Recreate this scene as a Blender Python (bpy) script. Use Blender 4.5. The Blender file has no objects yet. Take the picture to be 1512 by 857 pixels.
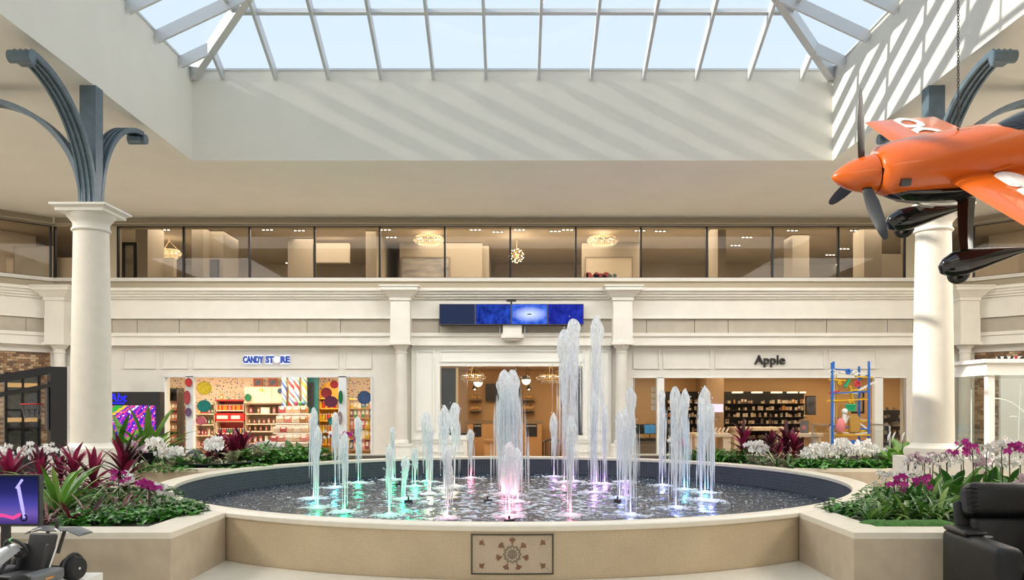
import bpy, bmesh, math, random
from mathutils import Vector, Matrix, Euler
random.seed(7)
PI = math.pi
C = bpy.context.scene.collection
# ------------------------------------------------------------------ camera, sky, sun, exposure
F, H, CX, HY = 1183.0, 1.92, 756.5, 600.0
cam_d = bpy.data.cameras.new('camera'); cam = bpy.data.objects.new('camera', cam_d); C.objects.link(cam)
cam.location = (0, 0, H); cam.rotation_euler = (PI/2, 0, 0)
cam_d.sensor_width = 36; cam_d.lens = F/1512*36; cam_d.shift_y = (HY-428.5)/1512; cam_d.shift_x = -0.0003
cam_d.clip_end = 300
bpy.context.scene.camera = cam
W = bpy.data.worlds.new('sky'); bpy.context.scene.world = W; W.use_nodes = True
bg = W.node_tree.nodes['Background']; bg.inputs[0].default_value = (.74, .87, 1.0, 1); bg.inputs[1].default_value = .66
SUN_DIR = Vector((1, .05, -.52)).normalized()
sd = bpy.data.lights.new('sun', 'SUN'); sd.energy = 3.6; sd.angle = .009; sd.color = (1, .93, .80)
so = bpy.data.objects.new('sun', sd); C.objects.link(so); so.rotation_euler = SUN_DIR.to_track_quat('-Z', 'Y').to_euler()
so.location = (-20, -5, 20)
vs = bpy.context.scene.view_settings
vs.view_transform = 'Standard'; vs.look = 'None'; vs.gamma = 1; vs.use_curve_mapping = False; vs.exposure = 0.70
def lamp(name, kind, loc, energy, color=(1, .86, .68), size=.5, size_y=None, rot=(0, 0, 0), parent=None, radius=.05):
    d = bpy.data.lights.new(name, kind); d.energy = energy; d.color = color
    if kind == 'AREA':
        d.size = size
        if size_y: d.shape = 'RECTANGLE'; d.size_y = size_y
    else: d.shadow_soft_size = radius
    o = bpy.data.objects.new(name, d); C.objects.link(o); o.location = loc; o.rotation_euler = rot
    if parent: o.parent = parent
    return o
# unseen fill lights added under the ceiling around the light well, brightening the hall
for nm, loc, sx, sy, e in (('ceiling_lamp_back', (0, 16.3, 6.42), 16, 1.6, 290), ('ceiling_lamp_left', (-9.5, 9, 6.42), 3, 10, 520),
                           ('ceiling_lamp_right', (9.5, 9, 6.42), 3, 10, 520), ('ceiling_lamp_front', (0, -4.5, 6.42), 12, 3, 300)):
    lamp(nm, 'AREA', loc, e, (1, .94, .85) if 'right' in nm else (1, .97, .93), sx, sy)
# ------------------------------------------------------------------ helpers
def P(px, py, d): return Vector(((px-CX)*d/F, d, H+(HY-py)*d/F))
def ground(px, py, z):
    d = (H-z)*F/(py-HY); return Vector(((px-CX)*d/F, d, z))
class MB:
    def __init__(s, M=None): s.v = []; s.f = []; s.M = M; s.mi = []; s.cur = 0
    def add(s, vs_, fs):
        b = len(s.v)
        for p in vs_:
            p = Vector(p); s.v.append(s.M @ p if s.M else p)
        for f in fs: s.f.append([b+i for i in f]); s.mi.append(s.cur)
        return s
    def box(s, x0, x1, y0, y1, z0, z1):
        return s.add([(x0,y0,z0),(x1,y0,z0),(x1,y1,z0),(x0,y1,z0),(x0,y0,z1),(x1,y0,z1),(x1,y1,z1),(x0,y1,z1)],
                     [(0,3,2,1),(4,5,6,7),(0,1,5,4),(1,2,6,5),(2,3,7,6),(3,0,4,7)])
    def cbox(s, x0, x1, y0, y1, z0, z1, c=.02):
        """box with chamfered edges (rounded look)"""
        vs_ = []
        for sx, X in ((-1, x0), (1, x1)):
            for sy, Y in ((-1, y0), (1, y1)):
                for sz, Z in ((-1, z0), (1, z1)):
                    vs_ += [(X, Y-sy*c, Z-sz*c), (X-sx*c, Y, Z-sz*c), (X-sx*c, Y-sy*c, Z)]
        bm = bmesh.new(); bv = [bm.verts.new(p) for p in vs_]
        bmesh.ops.convex_hull(bm, input=bv); bmesh.ops.recalc_face_normals(bm, faces=bm.faces)
        bm.verts.index_update()
        s.add([v.co.copy() for v in bm.verts], [[v.index for v in f.verts] for f in bm.faces]); bm.free(); return s
    def frustum(s, cx, cy, z0, z1, a0, b0, a1, b1):
        return s.add([(cx-a0,cy-b0,z0),(cx+a0,cy-b0,z0),(cx+a0,cy+b0,z0),(cx-a0,cy+b0,z0),(cx-a1,cy-b1,z1),(cx+a1,cy-b1,z1),(cx+a1,cy+b1,z1),(cx-a1,cy+b1,z1)],
                     [(0,3,2,1),(4,5,6,7),(0,1,5,4),(1,2,6,5),(2,3,7,6),(3,0,4,7)])
    def bar(s, p0, p1, w, h, up=(0,0,1)):
        p0, p1 = Vector(p0), Vector(p1); d = (p1-p0).normalized(); sd_ = d.cross(Vector(up))
        if sd_.length < 1e-4: sd_ = d.cross(Vector((1,0,0)))
        sd_.normalize(); u = sd_.cross(d).normalized(); a = sd_*w/2; b = u*h/2
        return s.add([p0-a-b,p0+a-b,p0+a+b,p0-a+b,p1-a-b,p1+a-b,p1+a+b,p1-a+b],[(0,3,2,1),(4,5,6,7),(0,1,5,4),(1,2,6,5),(2,3,7,6),(3,0,4,7)])
    def tube(s, pts, r, n=8, cap=True):
        pts = [Vector(p) for p in pts]; m = len(pts)
        rr = r if isinstance(r, (list, tuple)) else [r]*m
        rings = []; prev = None
        for i, p in enumerate(pts):
            t = (pts[min(i+1,m-1)]-pts[max(i-1,0)]).normalized()
            if prev is None:
                a = t.orthogonal().normalized()
            else:
                a = (prev - t*prev.dot(t)); a = a.normalized() if a.length > 1e-6 else t.orthogonal().normalized()
            prev = a; b = t.cross(a)
            rings += [p + (a*math.cos(2*PI*k/n)+b*math.sin(2*PI*k/n))*rr[i] for k in range(n)]
        fs = [(i*n+k, i*n+(k+1)%n, (i+1)*n+(k+1)%n, (i+1)*n+k) for i in range(m-1) for k in range(n)]
        if cap: fs += [tuple(range(n))[::-1], tuple((m-1)*n+k for k in range(n))]
        return s.add(rings, fs)
    def lathe(s, prof, n=24, c=(0,0,0), cap=True):
        c = Vector(c); vs_ = [c+Vector((r*math.cos(2*PI*k/n), r*math.sin(2*PI*k/n), z)) for r, z in prof for k in range(n)]
        m = len(prof); fs = [(i*n+k, i*n+(k+1)%n, (i+1)*n+(k+1)%n, (i+1)*n+k) for i in range(m-1) for k in range(n)]
        if cap: fs += [tuple(range(n))[::-1], tuple((m-1)*n+k for k in range(n))]
        return s.add(vs_, fs)
    def prism(s, poly, z0, z1):
        n = len(poly); vs_ = [(x,y,z0) for x,y in poly]+[(x,y,z1) for x,y in poly]
        return s.add(vs_, [tuple(range(n))[::-1], tuple(range(n,2*n))]+[(i,(i+1)%n,n+(i+1)%n,n+i) for i in range(n)])
    def sphere(s, c, r, n=12, m=8, sx=1, sy=1, sz=1):
        c = Vector(c); vs_ = [c+Vector((0,0,-r*sz))]
        for i in range(1, m):
            a = -PI/2+PI*i/m
            vs_ += [c+Vector((r*sx*math.cos(a)*math.cos(2*PI*k/n), r*sy*math.cos(a)*math.sin(2*PI*k/n), r*sz*math.sin(a))) for k in range(n)]
        vs_.append(c+Vector((0,0,r*sz))); fs = [(0, 1+(k+1)%n, 1+k) for k in range(n)]
        for i in range(m-2): fs += [(1+i*n+k, 1+i*n+(k+1)%n, 1+(i+1)*n+(k+1)%n, 1+(i+1)*n+k) for k in range(n)]
        L = len(vs_)-1; fs += [(1+(m-2)*n+k, 1+(m-2)*n+(k+1)%n, L) for k in range(n)]
        return s.add(vs_, fs)
    def disc(s, c, r, t, n=20, rx=None, axis='Y'):
        c = Vector(c); rx = rx or r; vs_ = []
        for dy in (0, t):
            for k in range(n):
                a = 2*PI*k/n
                if axis == 'Y': vs_.append(c+Vector((rx*math.cos(a), dy, r*math.sin(a))))
                elif axis == 'X': vs_.append(c+Vector((dy, rx*math.cos(a), r*math.sin(a))))
                else: vs_.append(c+Vector((rx*math.cos(a), r*math.sin(a), dy)))
        return s.add(vs_, [tuple(range(n)), tuple(range(n,2*n))[::-1]]+[(k,n+k,n+(k+1)%n,(k+1)%n) for k in range(n)])
    def torus(s, c, R, r, n=24, m=8, axis='Z', a0=0, a1=2*PI):
        c = Vector(c); closed = abs(a1-a0-2*PI) < 1e-6; N = n if closed else n+1; vs_ = []
        for i in range(N):
            a = a0+(a1-a0)*i/n
            for k in range(m):
                b = 2*PI*k/m; q = (R+r*math.cos(b)); x, y, z = q*math.cos(a), q*math.sin(a), r*math.sin(b)
                vs_.append(c+(Vector((x,y,z)) if axis=='Z' else Vector((x,z,y)) if axis=='Y' else Vector((z,x,y))))
        fs = [(i*m+k, ((i+1)%N)*m+k, ((i+1)%N)*m+(k+1)%m, i*m+(k+1)%m) for i in range(n if closed else n) for k in range(m)]
        return s.add(vs_, fs)
    def mesh(s, name, mats, smooth=False):
        me = bpy.data.meshes.new(name); me.from_pydata([tuple(v) for v in s.v], [], s.f)
        for m in (mats if isinstance(mats, (list, tuple)) else [mats]): me.materials.append(m)
        if any(s.mi): me.polygons.foreach_set('material_index', s.mi)
        bm = bmesh.new(); bm.from_mesh(me); bmesh.ops.recalc_face_normals(bm, faces=bm.faces); bm.to_mesh(me); bm.free()
        if smooth:
            for p in me.polygons: p.use_smooth = True
            me.set_sharp_from_angle(angle=math.radians(38))
        return me
    def build(s, name, mats, parent=None, smooth=False, **tags):
        o = bpy.data.objects.new(name, s.mesh(name, mats, smooth)); C.objects.link(o)
        if parent: o.parent = parent
        for k, v in tags.items(): o[k] = v
        return o
def tag(o, label, cat, group=None, kind=None):
    o['label'] = label; o['category'] = cat
    if group: o['group'] = group
    if kind: o['kind'] = kind
    return o
def empty(name, loc=(0,0,0), rz=0, label=None, cat=None, group=None, kind=None):
    o = bpy.data.objects.new(name, None); C.objects.link(o); o.location = loc; o.rotation_euler = (0,0,rz); o.empty_display_size = .1
    if label: tag(o, label, cat, group, kind)
    return o
def inst(name, mesh, parent, loc=(0,0,0), rot=(0,0,0), sc=1):
    o = bpy.data.objects.new(name, mesh); C.objects.link(o); o.parent = parent; o.location = loc; o.rotation_euler = rot
    o.scale = (sc,sc,sc) if not isinstance(sc, (tuple, list)) else sc
    return o
ORD = ['first','second','third','fourth','fifth','sixth','seventh','eighth','ninth','tenth','eleventh','twelfth','thirteenth','fourteenth','fifteenth',
       'sixteenth','seventeenth','eighteenth','nineteenth','twentieth','twenty-first','twenty-second','twenty-third','twenty-fourth','twenty-fifth','twenty-sixth','twenty-seventh','twenty-eighth','twenty-ninth','thirtieth']
# ------------------------------------------------------------------ materials
def nt(name):
    m = bpy.data.materials.new(name); m.use_nodes = True; n = m.node_tree.nodes; return m, n, m.node_tree.links, n['Principled BSDF']
def mat(name, col, rough=.5, metal=0, var=0, scale=6, bump=0, bscale=40, coat=0, stretch=None, spec=None, emit=None, es=1, var_col=None, trans=0):
    m, n, l, b = nt(name)
    b.inputs['Base Color'].default_value = (*col, 1); b.inputs['Roughness'].default_value = rough; b.inputs['Metallic'].default_value = metal
    if coat: b.inputs['Coat Weight'].default_value = coat; b.inputs['Coat Roughness'].default_value = .05
    if spec is not None: b.inputs['Specular IOR Level'].default_value = spec
    if emit: b.inputs['Emission Color'].default_value = (*emit, 1); b.inputs['Emission Strength'].default_value = es
    if var or bump:
        tc = n.new('ShaderNodeTexCoord'); mp = n.new('ShaderNodeMapping'); l.new(tc.outputs['Object'], mp.inputs[0])
        if stretch: mp.inputs['Scale'].default_value = stretch
    if var:
        t = n.new('ShaderNodeTexNoise'); t.inputs['Scale'].default_value = scale; t.inputs['Detail'].default_value = 5; l.new(mp.outputs[0], t.inputs[0])
        r = n.new('ShaderNodeValToRGB'); r.color_ramp.elements[0].position = .3; r.color_ramp.elements[1].position = .7
        c2 = var_col or tuple(min(1, c*(1+var)) for c in col); c1 = tuple(c*(1-var) for c in col) if not var_col else col
        r.color_ramp.elements[0].color = (*c1, 1); r.color_ramp.elements[1].color = (*c2, 1)
        l.new(t.outputs[0], r.inputs[0]); l.new(r.outputs[0], b.inputs['Base Color'])
    if bump:
        t2 = n.new('ShaderNodeTexNoise'); t2.inputs['Scale'].default_value = bscale; t2.inputs['Detail'].default_value = 4; l.new(mp.outputs[0], t2.inputs[0])
        bp = n.new('ShaderNodeBump'); bp.inputs['Strength'].default_value = bump; bp.inputs['Distance'].default_value = .02
        l.new(t2.outputs[0], bp.inputs['Height']); l.new(bp.outputs[0], b.inputs['Normal'])
    return m
def mosaic(name, c1, c2, scale=.03, mortar=(.4,.36,.3), polar=None, rough=.45):
    """small square mosaic: brick texture in cylindrical (about polar centre) or object space"""
    m, n, l, b = nt(name); tc = n.new('ShaderNodeTexCoord'); br = n.new('ShaderNodeTexBrick')
    br.offset = 0; br.inputs['Scale'].default_value = 1; br.inputs['Brick Width'].default_value = scale; br.inputs['Row Height'].default_value = scale
    br.inputs['Mortar Size'].default_value = scale*.07; br.inputs['Color1'].default_value = (*c1,1); br.inputs['Color2'].default_value = (*c2,1)
    br.inputs['Mortar'].default_value = (*mortar,1); br.inputs['Bias'].default_value = 0
    sp = n.new('ShaderNodeSeparateXYZ'); l.new(tc.outputs['Object'], sp.inputs[0]); cb = n.new('ShaderNodeCombineXYZ')
    if polar:
        at = n.new('ShaderNodeMath'); at.operation = 'ARCTAN2'; l.new(sp.outputs[0], at.inputs[0]); l.new(sp.outputs[1], at.inputs[1])
        ml = n.new('ShaderNodeMath'); ml.operation = 'MULTIPLY'; ml.inputs[1].default_value = polar; l.new(at.outputs[0], ml.inputs[0]); l.new(ml.outputs[0], cb.inputs[0])
    else:
        ad = n.new('ShaderNodeMath'); ad.operation = 'ADD'; l.new(sp.outputs[0], ad.inputs[0]); l.new(sp.outputs[1], ad.inputs[1]); l.new(ad.outputs[0], cb.inputs[0])
    l.new(sp.outputs[2], cb.inputs[1]); l.new(cb.outputs[0], br.inputs['Vector'])
    ns = n.new('ShaderNodeTexNoise'); ns.inputs['Scale'].default_value = 2.2; ns.inputs['Detail'].default_value = 6; l.new(tc.outputs['Object'], ns.inputs[0])
    mr = n.new('ShaderNodeMapRange'); mr.inputs[3].default_value = .78; mr.inputs[4].default_value = 1.15; l.new(ns.outputs[0], mr.inputs[0])
    mx = n.new('ShaderNodeMix'); mx.data_type = 'RGBA'; mx.blend_type = 'MULTIPLY'; mx.inputs[0].default_value = 1
    l.new(br.outputs[0], mx.inputs[6]); l.new(mr.outputs[0], mx.inputs[7]); l.new(mx.outputs[2], b.inputs['Base Color']); b.inputs['Roughness'].default_value = rough
    return m
def glass(name, tint=(.9,.95,.95), refl=.06, rough=0.0):
    m, n, l, b = nt(name); n.remove(b); out = n['Material Output']
    t = n.new('ShaderNodeBsdfTransparent'); t.inputs[0].default_value = (*tint,1); g = n.new('ShaderNodeBsdfGlossy'); g.inputs['Roughness'].default_value = rough
    lw = n.new('ShaderNodeLayerWeight'); lw.inputs[0].default_value = .35; mr = n.new('ShaderNodeMapRange'); mr.inputs[3].default_value = refl; mr.inputs[4].default_value = .6
    pw = n.new('ShaderNodeMath'); pw.operation = 'POWER'; pw.inputs[1].default_value = 3; l.new(lw.outputs['Facing'], pw.inputs[0]); l.new(pw.outputs[0], mr.inputs[0])
    mx = n.new('ShaderNodeMixShader'); l.new(mr.outputs[0], mx.inputs[0]); l.new(t.outputs[0], mx.inputs[1]); l.new(g.outputs[0], mx.inputs[2]); l.new(mx.outputs[0], out.inputs[0])
    return m
def emit(name, col, s=1):
    m, n, l, b = nt(name); n.remove(b); e = n.new('ShaderNodeEmission'); e.inputs[0].default_value = (*col,1); e.inputs[1].default_value = s
    l.new(e.outputs[0], n['Material Output'].inputs[0]); return m
M = {}
M['plaster'] = mat('plaster', (.83,.81,.74), .8, var=.02, scale=2)
M['ceil'] = mat('ceiling_paint', (.82,.79,.72), .85, var=.02, scale=1.5)
M['lime'] = mat('limestone', (.735,.71,.65), .65, var=.04, scale=3, bump=.05, bscale=60)
M['lime_l'] = mat('limestone_light', (.80,.77,.70), .6, var=.035, scale=3)
M['tan'] = mat('tan_stone', (.47,.425,.35), .65, var=.07, scale=5)
M['beige'] = mat('beige_band', (.45,.39,.28), .6)
M['white'] = mat('white_paint', (.84,.84,.79), .5)
M['column'] = mat('column_stone', (.80,.75,.65), .5, var=.03, scale=8)
M['blue_steel'] = mat('painted_blue_steel', (.10,.15,.19), .45, var=.15, scale=9, spec=.6)
M['floor'] = mat('floor_stone', (.62,.56,.47), .25, var=.05, scale=2)
M['frame'] = mat('skylight_aluminium', (.62,.63,.64), .4, .3)
M['sky_glass'] = glass('skylight_glass', (.96,.98,1.0), .03)
M['dark_metal'] = mat('dark_metal', (.015,.015,.017), .35, .6)
M['black'] = mat('black_plastic', (.018,.018,.02), .4)
M['gloss_black'] = mat('gloss_black', (.006,.006,.008), .08, coat=.6)
M['orange'] = mat('orange_gloss_paint', (.62,.11,.007), .25, coat=.45)
M['mural_white'] = mat('white_gloss_paint', (.85,.83,.8), .25, coat=.6)
M['up_glass'] = glass('upper_gallery_glass', (.76,.73,.68), .012)
M['shop_glass'] = glass('shop_glass', (.92,.94,.93), .05)
M['rim'] = mat('fountain_rim_stone', (.80,.74,.62), .3, var=.04, scale=10)
M['fmosaic'] = mosaic('fountain_wall_mosaic', (.64,.51,.34), (.60,.475,.31), .02, (.50,.40,.27), polar=4.8)
M['bmosaic'] = mosaic('basin_dark_mosaic', (.035,.048,.07), (.05,.065,.09), .05, (.1,.11,.13), polar=4.55, rough=.55)
M['pstone'] = mat('planter_stone', (.55,.455,.335), .5, var=.08, scale=7, bump=.05, bscale=90)
M['soil'] = mat('dark_soil', (.03,.022,.014), .95, var=.4, scale=30, bump=.6, bscale=60)
M['moss'] = mat('moss', (.05,.17,.02), .9, var=.5, scale=25, bump=.8, bscale=80)
M['silver'] = mat('silver', (.7,.7,.7), .3, .8)
M['red'] = mat('red_plastic', (.55,.02,.02), .4)
M['gold'] = mat('warm_metal', (.6,.42,.2), .3, .8)
M['warm_lamp'] = emit('warm_lamp_glow', (1,.78,.5), 5)
M['white_lamp'] = emit('downlight_glow', (1,.86,.66), 14)
# ------------------------------------------------------------------ structure: floor, ceiling, light well, skylight
DW, ZC, WX, WY, WY0, ZT = 19.2, 6.45, 5.9, 14.76, -2.0, 8.1
tag(MB().box(-17, 17, -8, 28, -.2, 0).build('floor', M['floor']), 'pale polished stone floor of the mall hall', 'floor', kind='structure')
cb = MB(); cb.box(-17, 17, WY+.15, DW+.3, ZC, ZC+.2); cb.box(-17, -WX-.15, -8, WY+.15, ZC, ZC+.2); cb.box(WX+.15, 17, -8, WY+.15, ZC, ZC+.2); cb.box(-WX-.15, WX+.15, -8, WY0-.15, ZC, ZC+.2)
tag(cb.build('ceiling', M['ceil']), 'flat cream ceiling around the skylight well', 'ceiling', kind='structure')
def struct(name, mb, m, label, cat='wall', smooth=False): return tag(mb.build(name, m, None, smooth), label, cat, kind='structure')
struct('wall_upper_back', MB().box(-WX-.15, WX+.15, WY, WY+.15, ZC-.003, ZT), M['plaster'], 'cream wall of the skylight well facing the camera above the fountain')
struct('wall_upper_left', MB().box(-WX-.15, -WX, WY0, WY, ZC-.003, ZT), M['plaster'], 'cream side wall of the skylight well above the left column')
wr = struct('wall_upper_right', MB().box(WX, WX+.15, WY0, WY, ZC-.003, ZT), M['plaster'], 'sunlit side wall of the skylight well striped by glazing bar shadows')
struct('wall_upper_front', MB().box(-WX-.15, WX+.15, WY0-.15, WY0, ZC-.003, ZT), M['plaster'], 'cream end wall of the skylight well behind the viewer')
jm = MB()
for yy in (13.2, 10.9, 8.6): jm.box(WX-.004, WX, yy-.006, yy+.006, ZC, ZT)
jm.build('panel_joint', M['ceil'], wr)
K = .47; TP = 1.166; SP = .967
sky = empty('window_1', (0,0,0), 0, 'hipped glass skylight with metal glazing bars over the fountain', 'skylight', kind='structure')
YM = (WY+WY0)/2
def side_pt(s, a, t):
    """s: slope; a: coordinate along the eave; t: run up slope"""
    z = ZT+K*t
    if s == 'back': return Vector((a, WY-t, z))
    if s == 'front': return Vector((a, WY0+t, z))
    if s == 'left': return Vector((-WX+t, a, z))
    return Vector((WX-t, a, z))
def tmax(s, a):
    if s in ('back', 'front'): return WX-abs(a)
    return min(WX, WY-a, a-WY0)
def nrm(s): return {'back': Vector((0,K,1)), 'front': Vector((0,-K,1)), 'left': Vector((-K,0,1)), 'right': Vector((K,0,1))}[s].normalized()
rows = [TP*i for i in range(6)]+[WX]
for s in ('back','left','right','front'):
    up = nrm(s)
    if s in ('back','front'): cuts = [(-5.5+i)*SP for i in range(12)]; lo, hi = -WX, WX
    else: cuts = [WY-.59-i*SP for i in range(40) if WY-.59-i*SP > WY0+.3]; cuts = cuts[::-1]; lo, hi = WY0, WY
    for a in cuts:
        tm = tmax(s, a)
        if tm > .1: MB().bar(side_pt(s,a,-.03)-up*.1, side_pt(s,a,tm)-up*.1, .05, .2, up).build('glazing_bar', M['frame'], sky)
    for t in rows[1:-1]:
        if lo+t < hi-t: MB().bar(side_pt(s,lo+t,t)-up*.05, side_pt(s,hi-t,t)-up*.05, .06, .1, up).build('purlin', M['frame'], sky)
    edges = [lo]+cuts+[hi]
    for i in range(len(edges)-1):
        for j in range(len(rows)-1):
            a0, a1, t0, t1 = edges[i], edges[i+1], rows[j], rows[j+1]
            # clip the cell with the hip lines
            poly = [(a0,t0),(a1,t0),(a1,t1),(a0,t1)]
            for (ca, cs) in ((lo, 1), (hi, -1)):
                out = []
                f = lambda q: cs*(q[0]-ca)-q[1]
                for k in range(len(poly)):
                    p, q = poly[k], poly[(k+1) % len(poly)]; fp, fq = f(p), f(q)
                    if fp >= -1e-9: out.append(p)
                    if (fp > 1e-9 and fq < -1e-9) or (fp < -1e-9 and fq > 1e-9):
                        w = fp/(fp-fq); out.append((p[0]+(q[0]-p[0])*w, p[1]+(q[1]-p[1])*w))
                poly = out
                if not poly: break
            if len(poly) >= 3:
                mb = MB(); mb.add([side_pt(s,a,t)+up*.005 for a,t in poly], [tuple(range(len(poly)))]); mb.build('pane', M['sky_glass'], sky)
for sx in (-1,1):
    for (yc, sy) in ((WY,-1),(WY0,1)):
        n_ = Vector((sx*K, -sy*K, 1.4)).normalized()
        MB().bar(Vector((sx*WX, yc, ZT))-n_*.1, Vector((0, yc+sy*WX, ZT+K*WX))-n_*.1, .13, .22, n_).build('hip_beam', M['frame'], sky)
MB().bar((0,WY-WX,ZT+K*WX-.1),(0,WY0+WX,ZT+K*WX-.1),.14,.22).build('ridge_beam', M['frame'], sky)
cu = MB()
for b_ in ((-WX-.15,WX+.15,WY-.02,WY+.12),(-WX-.15,WX+.15,WY0-.12,WY0+.02)): cu.box(*b_, ZT, ZT+.04)
for b_ in ((-WX-.12,-WX+.02,WY0,WY),(WX-.02,WX+.12,WY0,WY)): cu.box(*b_, ZT, ZT+.04)
cu.build('curb', M['frame'], sky)
# ------------------------------------------------------------------ structure: facades
S2 = math.sqrt(.5)
TB = Matrix(((1,0,0,0),(0,1,0,DW),(0,0,1,0),(0,0,0,1)))                       # local y<0 is proud of the wall, towards the hall
TL = Matrix(((S2,-S2,0,-11.0),(S2,S2,0,DW),(0,0,1,0),(0,0,0,1)))               # local x runs back to the corner (x<0 away from it)
TR = Matrix(((S2,S2,0,11.0),(-S2,S2,0,DW),(0,0,1,0),(0,0,0,1)))
def fx(px): return (px-CX)*DW/F
def fz(py): return H+(HY-py)*DW/F
STEPS = [(4.64,4.71,.34),(4.58,4.64,.28),(4.52,4.58,.23),(4.47,4.52,.18),(4.03,4.47,.12),(4.0,4.03,.15),(3.58,3.66,.18),(3.40,3.58,.14),(3.36,3.40,.19)]
def facade_bands(T, u0, u1, wall, side):
    b = MB(T)
    for z0, z1, p in STEPS: b.box(u0, u1, -p, .3, z0, z1)
    b.build('cornice', M['lime_l'], wall)
    b = MB(T); b.box(u0, u1, 0, .3, 6.22, 6.27); b.box(u0,u1,.06,.3,6.27,6.47); b.box(u0,u1,-.07,.3,6.27,6.30)
    b.box(u0, u1, -.03, .3, 4.71, 4.90); b.build('band', M['beige'], wall)
    MB(T).box(u0, u1, -.09, .3, 4.90, 4.985).build('sill', M['lime'], wall)
    u = u0; i = 0
    ws = [1.45,.6,1.0,1.9,1.15,.8,1.6,.75]
    while u < u1-.01:
        w = min(ws[i % len(ws)], u1-u)
        MB(T).box(u+.006, u+w-.006, -.08-.004*(i%3), .2, 3.665, 3.995).build('stone_block', M['tan'], wall); u += w; i += 1
OPEN = [(fx(243),fx(548.5),fz(556)), (fx(650),fx(860),fz(541)), (fx(935),fx(1338),fz(557.5))]
wb = MB(TB); xs = -11.0
for x0, x1, zt in OPEN:
    wb.box(xs, x0, 0, .3, 0, 3.36); wb.box(x0, x1, 0, .3, zt, 3.36); xs = x1
wb.box(xs, 11.0, 0, .3, 0, 3.36)
wall_back = struct('wall_back', wb, M['lime'], 'limestone shopping arcade facade with three shop fronts and a glazed gallery above')
facade_bands(TB, -11.0, 11.0, wall_back, 'back')
# raised panel mouldings above the shops
def panel(T, x0, x1, z0, z1, wall, m, pr=-.03, w=.028):
    b = MB(T); b.box(x0,x1,pr,0,z0,z0+w); b.box(x0,x1,pr,0,z1-w,z1); b.box(x0,x0+w,pr,0,z0+w,z1-w); b.box(x1-w,x1,pr,0,z0+w,z1-w); b.build('panel_moulding', m, wall)
for a, b_ in ((182,230),(239,278),(285,500),(509,549),(935,974),(979,1050),(1056,1217),(1223,1294)):
    panel(TB, fx(a), fx(b_), fz(545), fz(516.5), wall_back, M['lime'])
# white timber centre bay
cbm = MB(TB); x0, x1, zt = OPEN[1]
cbm.box(fx(608), x0, -.06, 0, 0, 3.36); cbm.box(x1, fx(902), -.06, 0, 0, 3.36); cbm.box(x0, x1, -.06, 0, zt, 3.36)
cbm.box(x0, fx(690), -.06, .12, 0, fz(641)); cbm.box(fx(838), x1, -.06, .12, 0, fz(641)); cbm.box(fx(608), fx(692), -.09, -.06, fz(650), fz(646)); cbm.box(fx(836), fx(902), -.09,-.06, fz(650), fz(646))
cbm.build('white_surround', M['white'], wall_back)
TBC = TB @ Matrix.Translation((0,-.06,0))
for a, b_, c, d in ((615,642,518,636),(869,898,518,636),(650,862,518,535),(615,686,652,668),(842,898,652,668)):
    panel(TBC, fx(a), fx(b_), fz(d), fz(c), wall_back, M['white'])
# pilasters with round columns
def pilaster(cx, T, wall, name='pilaster'):
    e = empty(name, (0,0,0)); e.parent = wall
    b = MB(T)
    b.box(cx-.23,cx+.23,-.46,0,3.42,4.03); b.box(cx-.26,cx+.26,-.50,0,3.36,3.42); b.box(cx-.225,cx+.225,-.44,0,4.03,4.47)
    for (z0,z1,w0,w1) in ((4.40,4.47,.25,.25),(4.47,4.62,.26,.40),(4.62,4.70,.43,.43),(4.70,4.73,.46,.46)):
        b.frustum(cx,-.15,z0,z1,w0,w0+.07,w1,w1+.07)
    b.build('capital_block', M['lime_l'], e)
    c = MB(T); c.lathe([(.17,1.02),(.19,1.05),(.17,1.10),(.145,1.13),(.14,2.2),(.125,3.16),(.14,3.17),(.14,3.20),(.13,3.21),(.13,3.26),(.19,3.33),(.2,3.36)], 20, (cx,-.24,0)); c.build('shaft', M['tan'] if False else M['lime'], e, True)
    p = MB(T); p.box(cx-.24,cx+.24,-.48,0,0,.98); p.box(cx-.26,cx+.26,-.5,0,.98,1.03); p.build('pedestal', M['white'], e)
for cx in (fx(594.5), fx(916)): pilaster(cx, TB, wall_back)
for cx in (-10.72, 10.72): pilaster(cx, TB, wall_back)
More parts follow.
